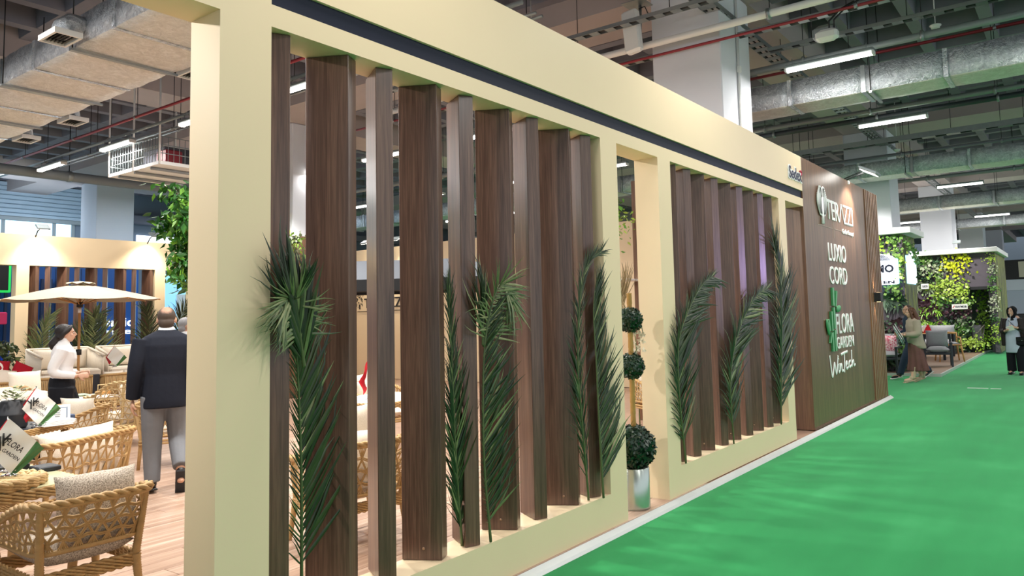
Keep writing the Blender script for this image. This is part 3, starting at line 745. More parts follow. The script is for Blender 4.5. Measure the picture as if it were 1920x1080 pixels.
ofl = MB(); R = random.Random(5); petal = flat('orchid_petal', 'efe6cf', .5)
for k in range(16):
    c = V((.06+R.uniform(-.03, .05), -.02+R.uniform(-.06, .06), 1.24+.012*k+R.uniform(-.03, .03)))
    for j in range(5):
        a = 2*pi*j/5+R.random(); d = V((.3*R.uniform(-1, 1), cos(a), sin(a))); s = V((0, -sin(a), cos(a)))
        ofl.add([c, c+d*.012+s*.009, c+d*.026, c+d*.012-s*.009], [(0, 1, 2, 3)])
of = ofl.obj('blossoms', petal, tp); of['kind'] = 'stuff'
MB().tube([(.0, 0, 1.2), (.07, -.03, 1.3), (.12, -.05, 1.42), (.09, -.04, 1.55)], .004, 5).obj('flower_stem', M['rachis'], tp)

# leafy ficus whose crown shows beside the entrance pillar
def tree(name, label, loc, trunk_h, crown, n, size, seed, mats, lean=(0, 0), cat='tree'):
    R = random.Random(seed); t = thing(name, label, cat, loc)
    MB().tube([(0, 0, .28), (lean[0]*.3, lean[1]*.3, trunk_h*.5), (lean[0], lean[1], trunk_h), (lean[0]*1.3, lean[1], trunk_h+crown[2]*.8)], [.05, .04, .035, .02], 8).obj('trunk', flat('bark', '6b5540', .8), t)
    pt = MB().lathe((0, 0, 0), [(.16, 0), (.2, .3), (.19, .33), (.17, .3)], 18).obj('pot', M['black'], t)
    br = MB(); mb = MB(); c0 = V((lean[0], lean[1], trunk_h+crown[2]*.55))
    for k in range(46):
        d = V((R.gauss(0, 1), R.gauss(0, 1), R.gauss(0, .9))).normalized()
        e = c0+V((d.x*crown[0], d.y*crown[1], d.z*crown[2]))*R.uniform(.55, 1)
        mid = c0.lerp(e, .5)+V((0, 0, .05))
        br.tube([V((lean[0], lean[1], trunk_h)), mid, e], [.012, .008, .003], 4)
        for q in range(n//46):
            f = R.random()**.6; p = mid.lerp(e, f)+V((R.gauss(0, .055), R.gauss(0, .055), R.gauss(0, .06)-.03))
            a = V((R.gauss(0, 1), R.gauss(0, 1), -1.0+R.gauss(0, .5))).normalized(); b = a.cross(V((R.gauss(0, 1), R.gauss(0, 1), R.gauss(0, 1)))).normalized(); nn = a.cross(b)
            s = size*R.uniform(.7, 1.25)
            mb.add([p, p+a*s*.4+b*s*.27+nn*s*.06, p+a*s, p+a*s*.4-b*s*.27+nn*s*.06], [(0, 1, 2, 3)], R.choice((0, 0, 0, 1)))
    br.obj('branches', flat('twig', '5d4c35', .8), t); f = mb.obj('foliage', mats, t); f['kind'] = 'stuff'
    return t
M['ficus'] = leaf_mat('ficus_leaf', '24571d', '3f7f26', '76a83c', .35); M['ficus2'] = leaf_mat('ficus_leaf_light', '5f9a2f', '8dbb45', 'b7c65a', .4)
M['laurel'] = leaf_mat('laurel_leaf', '2b3f2a', '566b45', 'a9b38b', .35)
tree('ficus_tree', 'leafy green ficus tree rising behind the cream entrance pillar', (4.44, 4.9, .045), 2.25, (.62, .6, .78), 4200, .095, 4, [M['ficus'], M['ficus2']])
tree('laurel_bush', 'dense variegated bush standing at the rear wall post', (4.95, 13.1, .045), .8, (.55, .5, .62), 1400, .12, 6, [M['laurel'], M['palm_pale']], cat='bush')
# ------------------------------------------------------------------ furniture inside the stand
Z0 = .048
def fabric(name, a, b, scale=180, bump=.4):
    q = NT(name); q.set(Roughness=.9); q.b.inputs['Specular IOR Level'].default_value = .2
    n = q.noise(q.coord(), scale, 3, .7); q.col(q.ramp(n, [(.38, a), (.62, b)])); q.bump(n, bump, .004); return q.m
M['boucle'] = fabric('boucle_taupe', '82766a', 'd8cdbf', 150)
M['linen'] = fabric('linen_cream', 'd8cbb8', 'efe6d8', 260)
M['linen_grey'] = fabric('linen_grey', '8b8b90', 'b4b4b8', 260)
M['red_cloth'] = fabric('red_cloth', '8e1626', 'b3202f', 260)
M['wicker'] = flat('wicker_rope', 'b5925f', .55, var=.28, scale=30, bump=.3, bscale=220)
M['wicker_light'] = flat('wicker_rope_pale', 'd3b784', .55, var=.22, scale=30, bump=.3, bscale=220)
M['wicker_grey'] = flat('grey_rope', '8f8a80', .6, var=.2, scale=30)
M['teak'] = veneer('teak', '9a6a35', 'b98749', 'd0a268', rough=.4, axis=0, fine=40)
M['glass_top'] = flat('pale_table_glass', 'd6d6b0', .12, spec=.6, var=.03, scale=3)
M['anthracite'] = flat('anthracite_metal', '2c3038', .45, .3)
M['white_top'] = flat('white_stone_top', 'e9e5dd', .3, var=.03)
def braid(mb, pts, r, turns_per_m=9, n=5, strands=2, closed=False):
    pts = [V(p) for p in pts]; L = [0]
    for a, b in zip(pts, pts[1:]): L.append(L[-1]+(b-a).length)
    steps = max(12, int(L[-1]*turns_per_m*7))
    for s in range(strands):
        out = []
        k = 0
        for i in range(steps+1):
            d = L[-1]*i/steps
            while k < len(L)-2 and L[k+1] < d: k += 1
            f = (d-L[k])/max(1e-6, L[k+1]-L[k]); p = pts[k].lerp(pts[k+1], f); T = (pts[k+1]-pts[k]).normalized()
            B = T.cross(V((0, 0, 1)))
            if B.length < .1: B = V((1, 0, 0))
            B.normalize(); A = B.cross(T); th = 2*pi*(d*turns_per_m+s/strands)
            out.append(p+(A*cos(th)+B*sin(th))*r*.8)
        mb.tube(out, r, n)
def wrapped(mb, a, b, r, pitch=.012, n=8, r2=None):
    a, b = V(a), V(b); k = max(4, int((b-a).length/pitch)); P = []; Rr = []
    for i in range(k):
        f0 = i/k; R0 = r+((r2 or r)-r)*f0
        P += [a.lerp(b, f0+.1/k), a.lerp(b, f0+.5/k)]; Rr += [R0*.9, R0*1.06]
    mb.tube(P, Rr, n)
def u_path(w, d, r, step=.03):
    """plan of a tub back: front left, round the back, front right (front is +Y)"""
    hw, hd = w/2, d/2; P = []
    n = max(2, int((d-r)/step))
    for i in range(n): P.append(V((-hw, hd-(d-r)*i/n, 0)))
    for i in range(9): a = pi+pi/2*i/8; P.append(V((-hw+r+r*cos(a), -hd+r+r*sin(a), 0)))
    n = max(2, int((w-2*r)/step))
    for i in range(1, n): P.append(V((-hw+r+(w-2*r)*i/n, -hd, 0)))
    for i in range(9): a = -pi/2+pi/2*i/8; P.append(V((hw-r+r*cos(a), -hd+r+r*sin(a), 0)))
    n = max(2, int((d-r)/step))
    for i in range(1, n+1): P.append(V((hw, -hd+r+(d-r)*i/n, 0)))
    return P
def wicker_armchair(label, loc, rz, w=.56, d=.56, zt=.70, za=.56, zl=.42, zs=.33, r=.1, cell=.075, fine=True, group=None, flare=.03, cushion='boucle', mat='wicker', back_pillow=True, rows=None, name='wicker_armchair', lean=.03, px=0):
    t = thing(name, label, 'armchair', loc, rz, group); mt = M[mat]
    P = u_path(w, d, r); n = len(P); hd = d/2
    def top(p):
        f = min(1, max(0, (p.y+hd-r*.6)/(d-r))); f = f*f*(3-2*f)
        o = V((p.x/(w/2)*flare, (-flare-lean if p.y < -hd+r else -flare*(1-f)-lean*max(0, 1-(p.y+hd)/r*.5)), 0))
        return V((p.x, p.y, zt+(za-zt)*f))+o
    def low(p): return V((p.x*.97, p.y*.97, zl))
    tops = [top(p) for p in P]; lows = [low(p) for p in P]
    mb = MB(); braid(mb, tops, .013, 9 if fine else 6, 5 if fine else 4); mb.tube([q-V((0, 0, .016)) for q in tops], .013, 6)
    mb.obj('top_rail', mt, t)
    mb = MB(); mb.tube(lows, .014, 6); mb.obj('lower_rail', mt, t)
    # woven lattice between the rails
    S = [0]
    for a, b in zip(P, P[1:]): S.append(S[-1]+(b-a).length)
    def at(s, f):
        s = min(max(s, 0), S[-1]); k = 0
        while k < n-2 and S[k+1] < s: k += 1
        g = (s-S[k])/(S[k+1]-S[k]); a = tops[k].lerp(tops[k+1], g); b = lows[k].lerp(lows[k+1], g)
        return a.lerp(b, f)
    nc = int(S[-1]/cell); cs = S[-1]/nc; mb = MB(); rows = rows or [.0, .30, .54, .78, 1.0]; q = .0043 if fine else .006; nn = 4
    for ri in range(len(rows)-1):
        for i in range(nc+1):
            s0 = (i+.5*(ri % 2))*cs
            if ri == 0:
                for e in ((-.42, -.2, .0, .2, .42) if fine else (-.3, 0, .3)): mb.tube([at((i+.5+e)*cs, 0), at((i+.5)*cs, rows[1])], q, nn, caps=False)
            elif ri == len(rows)-2:
                for e in ((-.42, -.2, 0, .2, .42) if fine else (-.3, 0, .3)): mb.tube([at(s0, rows[ri]), at(s0+e*cs, 1)], q, nn, caps=False)
            else:
                for e in (-.5, .5):
                    for o in ((-.05, .05) if fine else (0,)):
                        mb.tube([at(s0+o*cs, rows[ri]), at(s0+(e+o)*cs, rows[ri+1])], q, nn, caps=False)
    for ri in range(1, len(rows)-1):
        for o in ((-.022, 0.012) if fine else (0,)):
            mb.tube([at(S[-1]*k/(nc*2), rows[ri]+o+(.028 if k % 4 < 2 else -.028)*(1 if fine else .5)) for k in range(nc*2+1)], q*1.25, nn)
    mb.obj('woven_lattice', mt, t)['kind'] = 'stuff'
    # wrapped posts, legs, braided apron
    cor = [(-w/2+.02, d/2-.03), (w/2-.02, d/2-.03), (-w/2+r*.35, -d/2+r*.35), (w/2-r*.35, -d/2+r*.35)]
    for i, (x, y) in enumerate(cor):
        mb = MB(); kx = 1.06; tz = za if y > 0 else zt; ty = y if y > 0 else y-flare-lean*.8
        if fine: wrapped(mb, (x*1.12, y*1.1, 0), (x, y, zs), .017, .013, 8, .024); wrapped(mb, (x, y, zs), (x+flare*(1 if x > 0 else -1)*.8, ty, tz-.02), .022, .013, 8, .016)
        else: mb.tube([(x*1.1, y*1.08, 0), (x, y, zs), (x+flare*(1 if x > 0 else -1)*.8, ty, tz-.02)], [.018, .022, .017], 7)
        mb.obj('leg', mt, t)
    mb = MB(); ring = [(-w/2+.01, d/2-.02), (-w/2+.01, -d/2+.03), (w/2-.01, -d/2+.03), (w/2-.01, d/2-.02), (-w/2+.01, d/2-.02)]
    for k in range(4 if fine else 2):
        z = zs-.004-.017*k if fine else zs-.012-.03*k
        for a, b in zip(ring, ring[1:]):
            if fine: braid(mb, [(a[0], a[1], z), (b[0], b[1], z)], .0085, 11, 4)
            else: mb.tube([(a[0], a[1], z), (b[0], b[1], z)], .014, 5)
    mb.obj('seat_apron', mt, t)
    MB().pillow((0, .01, zs+.075), (w-.07, .13, d-.05), RX(pi/2), 10 if fine else 6, pw=.16, seed=1).obj('seat_cushion', M[cushion], t)
    if back_pillow:
        k = MB(); k.pillow((px, -d/2+.11, zs+.275), (w-.11, .20, zt-zs+.03), RX(-.17), 12 if fine else 6, pw=.42, seed=2)
        k.obj('back_cushion', M[cushion], t)
    return t
wicker_armchair('nearest wicker armchair with woven lattice back and taupe cushions', (1.83, 1.66, Z0), 0, .52, .58, .702, .56, .45, .345, .09, .068, True, px=.065)
c2 = wicker_armchair('wide wicker armchair with cream back cushion behind the nearest one', (2.66, 4.06, Z0), .49, .92, .68, .70, .60, .36, .28, .14, .085, True, rows=[0, .3, .62, 1.0], cushion='linen')
wicker_armchair('wicker armchair glimpsed low between the second and third slats', (3.62, 1.55, Z0), -.2, .62, .6, .72, .6, .36, .3, .12, .08, True, cushion='linen')
c4 = wicker_armchair('open meshed tub chair of pale rope beside the person in the navy jacket', (4.98, 8.0, Z0), .25, .66, .66, .86, .66, .22, .3, .22, .085, False, mat='wicker_light', cushion='linen', rows=[0, .13, .26, .39, .52, .65, .78, 1])
c5 = wicker_armchair('wicker armchair with looped sides behind the framed card', (3.68, 6.55, Z0), 1.9, .6, .58, .70, .62, .36, .32, .12, .07, False, mat='wicker', cushion='linen')
dup(c5, (7.3, 6.1, Z0), .3, 'wicker armchair seen far between the second and third slats')
dup(c5, (9.25, 2.0, Z0), 2.6, 'wicker chair seen through the narrow opening beside the bamboo stem')
dup(c5, (4.5, 5.85, Z0), -2.2, 'wicker chair half hidden behind the person in the navy jacket')
dup(c5, (6.6, 4.7, Z0), 2.9, 'wicker armchair facing the slats beyond the flag table')
dup(c5, (2.05, 6.9, Z0), 1.2, 'wicker armchair at the left beyond the pot table')
def round_chair(label, loc, rz):
    t = thing('round_chair', label, 'armchair', loc, rz)
    MB().ell((0, -.2, .62), (.34, .13, .26), RX(-.25), 16, 9, p=.8).obj('back_cushion', M['linen'], t)
    MB().pillow((0, .05, .42), (.62, .18, .62), RX(pi/2), 8, pw=.2).obj('seat_cushion', M['linen'], t)
    P = u_path(.74, .72, .25); mb = MB(); braid(mb, [V((p.x, p.y, .56-.06*(p.y+.36))) for p in P], .016, 6, 5); mb.obj('top_rail', M['wicker'], t)
    mb = MB()
    for i in range(0, len(P)-1): mb.tube([V((P[i].x, P[i].y, .55-.06*(P[i].y+.36))), V((P[i+1].x*.9, P[i+1].y*.9, .3))], .006, 4); mb.tube([V((P[i+1].x, P[i+1].y, .55-.06*(P[i+1].y+.36))), V((P[i].x*.9, P[i].y*.9, .3))], .006, 4)
    mb.obj('woven_side', M['wicker'], t)['kind'] = 'stuff'
    for x in (-.3, .3):
        for y in (-.28, .28): MB().tube([(x, y, 0), (x*.95, y*.95, .36)], [.016, .022], 7).obj('leg', M['wicker'], t)
    return t
round_chair('round backed cream chair at the left edge, farther one', (3.55, 8.4, Z0), .6)
round_chair('round backed cream chair at the left edge, nearer one', (2.92, 6.45, Z0), 1.1)

# tables
def table(label, loc, rz, w, d, h, top='glass_top', rim='wicker', leg='wicker', name='table', under=None):
    t = thing(name, label, 'table', loc, rz)
    MB().rbox((0, 0, h-.01), (w-.03, d-.03, .02), .004).obj('table_top', M[top], t)
    mb = MB(); hw, hd = w/2, d/2; rg = [(-hw, -hd), (hw, -hd), (hw, hd), (-hw, hd), (-hw, -hd)]
    for k in range(3):
        for a, b in zip(rg, rg[1:]): braid(mb, [(a[0], a[1], h-.018-.018*k), (b[0], b[1], h-.018-.018*k)], .0095, 9, 4)
    mb.obj('rim', M[rim], t)
    for x in (-1, 1):
        for y in (-1, 1): MB().tube([(x*(hw-.08), y*(hd-.08), 0), (x*(hw-.05), y*(hd-.05), h-.05)], [.024, .03], 8).obj('leg', M[leg], t)
    return t
table('wicker edged table with pale greenish top in front of the nearest armchair', (1.32, 2.42, Z0), 0, 1.46, 1.02, .70)
table('wicker edged table holding the black pot and framed card', (2.53, 5.30, Z0), .58, 1.0, 1.0, .70, top='anthracite')
def side_table(label, loc, s, h):
    t = thing('side_table', label, 'table', loc)
    MB().rbox((0, 0, h-.012), (s, s, .025), .006).obj('table_top', M['white_top'], t)
    MB().rbox((0, 0, h-.045), (s-.02, s-.02, .035), .006).obj('rim', M['wicker_light'], t)
    for x in (-1, 1):
        for y in (-1, 1): MB().rbox((x*(s/2-.05), y*(s/2-.05), (h-.06)/2), (.045, .045, h-.06), .004).obj('leg', M['anthracite'] if x*y > 0 else M['wicker_light'], t)
    mb = MB()
    for k in range(16):
        for sd in (-1, 1): mb.tube([(-s/2+.06+(s-.12)*k/15, sd*(s/2-.04), h-.06), (-s/2+.06+(s-.12)*k/15, sd*(s/2-.04), h-.2)], .012, 5)
    mb.obj('rope_skirt', M['wicker'], t)['kind'] = 'stuff'
    return t
side_table('low white topped table with rope skirt behind the tub chair', (5.05, 9.5, Z0), .72, .57)
o = tag(MB().rbox((5.35, 9.55, Z0+.60), (.18, .12, .05), .01).obj('wooden_box', M['teak']), 'small wooden box with handle on the white topped table', 'box')
MB().tube([(5.28, 9.55, Z0+.62), (5.28, 9.55, Z0+.72), (5.42, 9.55, Z0+.72), (5.42, 9.55, Z0+.62)], .009, 6).obj('handle', M['wicker_light'], o)
o = MB().pillow((5.05, 9.62, Z0+.592), (.26, .03, .2), RX(pi/2)@RZ(0), 6).obj('napkin', flat('green_napkin', 'b9ccae', .8)); tag(o, 'pale green napkin on the white topped table', 'napkin')

# things on the nearest table
tr = thing('woven_tray', 'round raised woven tray on the nearest table', 'tray', (1.66, 2.11, Z0+.70))
mb = MB()
for k in range(7): braid(mb, [(.195*(1-k*.14)*cos(a*pi/18), .195*(1-k*.14)*sin(a*pi/18), .042) for a in range(37)], .012, 7, 4)
mb.obj('weave', M['wicker_light'], tr)
mb = MB()
for k in range(3): braid(mb, [(.2*cos(a*pi/18), .2*sin(a*pi/18), .010+.014*k) for a in range(37)], .012, 7, 4)
mb.obj('side_band', M['wicker'], tr)
MB().lathe((0, 0, 0), [(.185, 0), (.185, .038)], 24).obj('base', M['anthracite'], tr)
def text_local(txt, w, h, mat, bold=0):
    cu = bpy.data.curves.new('t', 'FONT'); cu.body = txt; cu.size = 1; cu.extrude = .0; cu.offset = bold; cu.resolution_u = 2
    ob = bpy.data.objects.new('t', cu); COL.objects.link(ob); dg = bpy.context.evaluated_depsgraph_get(); dg.update()
    me = bpy.data.meshes.new_from_object(ob.evaluated_get(dg)); bpy.data.objects.remove(ob)
    xs = [v.co.x for v in me.vertices]; ys = [v.co.y for v in me.vertices]; ax, bx, ay, by = min(xs), max(xs), min(ys), max(ys)
    for v in me.vertices: v.co = ((v.co.x-ax)/(bx-ax)*w-w/2, 0, (v.co.y-ay)/(by-ay)*h-h/2)
    me.materials.clear(); me.materials.append(mat); return me
CHROME = flat('chrome', 'd5d7da', .12, 1.0)
WHITE_SATIN = flat('white_satin', 'f1efe9', .4); RED_SATIN = flat('red_satin', 'c41a2a', .4); GREEN_SATIN = flat('green_satin', '4d7a45', .4)
BLK_PRINT = flat('black_print', '1c1c1e', .6)
def flag_set(label, loc, rz, s=1.0, text=True):
    """chrome desk stand with a red flag and a white and green brand flag hanging corner-wise"""
    t = thing('desk_flags', label, 'flag', loc, rz)
    MB().lathe((0, 0, 0), [(.05*s, 0), (.05*s, .008), (.03*s, .012), (.012*s, .02), (.008*s, .05)], 14).obj('base', CHROME, t)
    MB().tube([(0, 0, .02), (0, 0, .1*s), (-.015*s, 0, .42*s)], .004, 6).obj('pole', CHROME, t)
    for sx in (-1, 1): MB().ell((sx*.03*s, 0, .03), (.03*s, .012, .01), None, 8, 5).obj('base', CHROME, t)
    def cloth(name, pts, mat, y):
        a, b, c, d = [V((p[0]*s, 0, p[1]*s)) for p in pts]; mb = MB(); N = 6
        for i in range(N+1):
            for j in range(N+1):
                p = a.lerp(b, i/N).lerp(d.lerp(c, i/N), j/N); mb.v.append((p.x, y+.012*s*sin(i*1.3+j*.9), p.z))
        for i in range(N):
            for j in range(N): mb.f.append((i*(N+1)+j, (i+1)*(N+1)+j, (i+1)*(N+1)+j+1, i*(N+1)+j+1)); mb.mi.append(0); mb.sm.append(True)
        return mb.obj(name, mat, t)
    cloth('red_flag', [(-.02, .40), (-.15, .19), (-.09, .05), (.02, .2)], RED_SATIN, .02)
    cloth('brand_flag', [(-.01, .41), (.155, .23), (.01, .02), (-.13, .20)], WHITE_SATIN, -.02)
    cloth('flag_border', [(.155, .23), (.20, .17), (.05, .02), (.01, .02)], GREEN_SATIN, -.015)
    if text:
        fl2 = [o for o in t.children if o.name.startswith('brand_flag')][0]
        Rt = Matrix.Rotation(radians(42), 3, 'Y')
        for tx, w_, h_, cx, cz in (('FLORA', .125, .042, .03, .215), ('GARDEN', .125, .024, .008, .155)):
            link('print', text_local(tx, w_*s, h_*s, BLK_PRINT, .01), fl2, T4((cx*s, -.038*s, cz*s), Rt))
        mb = MB()
        for a, b in (((-.055, .19), (-.055, .29)), ((-.035, .22), (-.035, .31)), ((-.03, .26), (.005, .30)), ((-.055, .25), (-.085, .28)), ((-.03, .27), (.01, .265))):
            mb.tube([(a[0]*s, -.04*s, a[1]*s), (b[0]*s, -.04*s, b[1]*s)], .006*s, 4)
        mb.obj('print_emblem', BLK_PRINT, fl2)
    return t
flag_set('white FLORA GARDEN flag with red flag on the round woven tray', (1.70, 2.12, Z0+.752), -.35, .80)
flag_set('white FLORA GARDEN flag with red flag beside the black plant pot', (2.84, 4.94, Z0+.70), -.3, .88)
flag_set('small red and white desk flags on a rear table before the slats', (6.85, 12.6, Z0+.83), -.4, 1.0, False)
flag_set('small red flag on a table glimpsed between the second and third slats', (5.62, 3.70, Z0+.70), .2, 1.1, False)
table('wicker edged table glimpsed between the second and third slats', (5.85, 3.75, Z0), .2, 1.1, .9, .70, top='white_top')
o = tag(MB().rbox((1.88, 2.66, Z0+.725), (.16, .2, .05), .012).obj('calculator', M['black']), 'black device with pale keys on the nearest table', 'device')
mb = MB()
for i in range(4):
    for j in range(5): mb.rbox((1.835+.03*i, 2.585+.032*j, Z0+.753), (.02, .022, .008), .003)
mb.obj('keys', M['white'], o)
tag(MB().rbox((2.0, 2.45, Z0+.715), (.12, .16, .03), .006).obj('smartphone_case', M['anthracite']), 'dark flat case beside the black device', 'case')
o = tag(MB().rbox((1.28, 2.0, Z0+.703), (.3, .21, .006), .001).obj('brochure', flat('brochure_paper', 'e6e6ea', .5)), 'white brochure with red print at the left table edge', 'brochure')
MB().add([(1.36, 1.92, Z0+.7065), (1.42, 1.93, Z0+.7065), (1.40, 1.99, Z0+.7065), (1.345, 1.975, Z0+.7065)], [(0, 1, 2, 3)]).obj('print', RED_SATIN, o)
# black pot with plant, frame and papers on the second table
pp = thing('potted_plant', 'leafy plant in a black ribbed pot on the second table', 'plant', (2.70, 5.08, Z0+.70))
MB().lathe((0, 0, 0), [(.10, 0), (.112, .02), (.112, .12), (.116, .125), (.112, .135), (.095, .24), (.088, .25), (.08, .24)], 22).obj('pot', flat('black_pot', '33353a', .6, var=.1), pp)
mb = MB(); R = random.Random(9)
for k in range(150):
    a = R.uniform(0, 2*pi); q = R.uniform(.02, .14); p = V((q*cos(a), q*sin(a), .25+R.uniform(0, .12))); d = V((cos(a), sin(a), R.uniform(-.3, .8))).normalized(); b = d.cross(V((0, 0, 1))).normalized(); s = R.uniform(.03, .06)
    mb.add([p, p+d*s*.5+b*s*.3, p+d*s, p+d*s*.5-b*s*.3], [(0, 1, 2, 3)])
mb.obj('foliage', M['laurel'], pp)['kind'] = 'stuff'
fr = thing('photo_frame', 'white tilted card frame on the second table', 'frame', (3.07, 5.12, Z0+.70), -.35)
Rf2 = RX(-.45)
MB().cbox((0, .02, .085), (.2, .012, .16), Rf2).obj('frame', M['white'], fr); MB().cbox((0, .008, .083), (.16, .006, .125), Rf2).obj('border', flat('frame_grey', '7d8796', .5), fr)
MB().cbox((0, .004, .082), (.13, .006, .10), Rf2).obj('card', WHITE_SATIN, fr)
mb = MB()
for k in range(4): mb.cbox(V((0, 0, .082))+Rf2@V((0, -.004, .028-.018*k)), (.05-.01*(k % 2), .003, .006), Rf2)
mb.obj('print', flat('grey_print', '7f8288', .6), fr)
for k in range(4): tag(MB().rbox((2.98+.01*k, 4.93+.006*k, Z0+.704+.012*k), (.24, .17, .010), .002).obj('booklet', M['white']), 'white booklet in the low stack before the card frame', 'booklet', 'stacked white booklets')
tag(MB().rbox((3.16, 5.30, Z0+.725), (.22, .12, .05), .008).obj('leaflet_box', flat('dark_blue_box', '3a4a66', .5)), 'dark blue box on the second table by the card frame', 'box')

# sofas at the back
def sofa(label, loc, rz, w, d, hs, hb, mat='linen', frame='wicker', npill=2, weave=True, name='sofa', pill_h=.36):
    t = thing(name, label, 'sofa', loc, rz)
    for x in (-1, 1):
        for y in (-1, 1): MB().tube([(x*(w/2-.05), y*(d/2-.05), 0), (x*(w/2-.05), y*(d/2-.05), .2)], .025, 8).obj('leg', M['anthracite'], t)
    MB().rbox((0, 0, .2), (w, d, .08), .02).obj('base', M[frame], t)
    mb = MB()                                     # roped back and sides
    n = int(w/.025)
    for k in range(n+1):
        x = -w/2+w*k/n; mb.tube([(x, -d/2, .2), (x, -d/2-.03, hb)], .011, 5)
    for sd in (-1, 1):
        for k in range(int(d/.03)): y = -d/2+.03*k; mb.tube([(sd*w/2, y, .2), (sd*w/2, y, hb-.16*min(1, k*.06))], .011, 5)
    mb.obj('rope_back', M[frame], t)['kind'] = 'stuff'
    mb = MB(); mb.tube([(-w/2, d/2, hb-.16), (-w/2, -d/2+.1, hb-.02), (-w/2, -d/2-.03, hb), (w/2, -d/2-.03, hb), (w/2, -d/2+.1, hb-.02), (w/2, d/2, hb-.16)], .024, 8); mb.obj('top_rail', M[frame], t)
    k = MB().rbox((0, .02, hs-.06), (w-.08, d-.06, .16), .04); k.obj('seat_cushion', M[mat], t)
    for i in range(npill):
        pw = (w-.1)/npill
        MB().pillow((-w/2+.05+pw*(i+.5), -d/2+.12, hs+pill_h/2+.02), (pw-.01, .2, pill_h), RX(-.15), 8, seed=i).obj('back_cushion', M[mat], t)
    return t
sA = sofa('sofa with honey rope back, left of the dark post, cream cushions', (5.72, 12.2, Z0), 0, .82, .75, .42, .74)
dup(sA, (6.68, 12.15, Z0), .1, 'sofa with honey rope back, right of the dark post, cream cushions')
tag(MB().rbox((6.19, 11.86, Z0+.38), (.14, .1, .76), .01).obj('sofa_end_post', M['anthracite']), 'dark metal slatted post between the two rope backed sofas', 'post')
pod = tag(MB().rbox((6.6, 14.3, Z0+.17), (3.2, 1.7, .34), .01).obj('display_podium', M['laminate_base']), 'low display podium under the rear cream sofas', 'podium')
sB = sofa('cream high backed sofa on the podium behind the person in white', (6.55, 14.0, Z0+.34), pi, 1.1, .75, .42, .86, frame='linen', npill=1, pill_h=.42)
dup(sB, (7.75, 13.9, Z0+.34), pi-.1, 'cream high backed sofa on the podium near the person in the navy jacket')
sofa('wicker sofa with red and cream cushions at the left', (4.62, 12.3, Z0), .0, 1.24, .8, .42, .72, npill=2, pill_h=.4)
sofa('honey rope armchair with round cream cushion at the left', (4.15, 10.0, Z0), -.5, .8, .75, .42, .78, npill=1, name='rope_armchair')
def cushion(label, loc, M3, w, h, mat, th=.16, seed=0, ring=False):
    o = MB().pillow((0, 0, 0), (w, th, h), M3, 8, seed=seed).obj('cushion', M[mat]); o.location = loc; tag(o, label, 'cushion')
    if ring: MB().tube([M3@V((.5*h*.55*cos(a*pi/12), -th*.53+.02*abs(cos(a*pi/12))**2, .5*h*.55*sin(a*pi/12))) for a in range(25)], .02, 6).obj('ring_print', WHITE_SATIN, o)
    return o
cushion('red cushion with a white ring at the far left sofa', (4.75, 12.05, Z0+.96), RZ(.1)@RX(-.2)@RY(.15), .46, .3, 'red_cloth', ring=True)
cushion('red pointed cushion on the left sofa', (5.14, 12.05, Z0+.90), RY(.5)@RX(-.3), .3, .26, 'red_cloth', seed=2)
cushion('small cream cushion leaning beside the red pointed one', (4.85, 11.95, Z0+.80), RX(-.3)@RY(.2), .36, .3, 'linen', seed=3)
cushion('cream cushion lying on the near left chair', (3.75, 7.75, Z0+.74), RX(-1.0), .5, .24, 'linen', seed=4)
cushion('round cream cushion at the rope armchair', (4.45, 9.9, Z0+.82), RX(-.2), .42, .34, 'linen', seed=5)
cushion('checked cream cushion glimpsed between the second and third slats', (3.72, 1.72, Z0+.72), RX(-.2), .5, .42, 'linen', seed=6)

# market parasol
um = thing('parasol', 'beige market parasol with wooden pole behind the person in white', 'parasol', (5.98, 12.0, Z0))
canv = flat('parasol_canvas', 'b5a892', .85, var=.04); M['parasol_wood'] = flat('parasol_wood', 'b98a55', .5, var=.1)
MB().lathe((0, 0, 0), [(.26, 0), (.26, .05), (.05, .08), (.035, .3)], 18).obj('base', M['anthracite'], um)
MB().tube([(0, 0, .05), (0, 0, 2.40)], .022, 10).obj('pole', M['parasol_wood'], um)
Rr, zr, zt_ = 1.28, 2.115, 2.39
mb = MB(); NS = 8; seg = 6
for k in range(NS):
    a0_, a1_ = 2*pi*k/NS+.2, 2*pi*(k+1)/NS+.2
    for i in range(seg):
        for q in range(4):
            def pt(f, g):
                rr_ = Rr*f; z = zt_-(zt_-zr)*(f**1.25); A = V((cos(a0_), sin(a0_), 0)); B = V((cos(a1_), sin(a1_), 0))
                p = A.lerp(B, g)*rr_; sag = .05*sin(pi*g)*f; return V((p.x, p.y, z-sag*.6))
            f0, f1 = .04+.96*i/seg, .04+.96*(i+1)/seg
            mb.add([pt(f0, q/4), pt(f1, q/4), pt(f1, (q+1)/4), pt(f0, (q+1)/4)], [(0, 1, 2, 3)], 0, True)
mb.obj('canopy', canv, um)
mb = MB()
for k in range(NS):
    a0_, a1_ = 2*pi*k/NS+.2, 2*pi*(k+1)/NS+.2
    A = V((cos(a0_), sin(a0_), 0))*.24; B = V((cos(a1_), sin(a1_), 0))*.24; T_ = V((0, 0, zt_+.06)); dz = V((0, 0, zt_+.0))
    mb.add([T_, A+dz, (A+B)*.5+dz+V((0, 0, .03)), B+dz], [(0, 1, 2, 3)], 0, True)
mb.obj('vent_cap', canv, um)
for k in range(NS):
    a = 2*pi*k/NS+.2; d = V((cos(a), sin(a), 0))
    rb = MB().tube([V((0, 0, zt_-.03)), d*Rr+V((0, 0, zr-.02))], .011, 6).obj('rib', M['parasol_wood'], um)
    MB().tube([V((0, 0, zr-.1)), d*Rr*.5+V((0, 0, zt_-(zt_-zr)*.42-.04))], .009, 5).obj('strut', M['parasol_wood'], rb)
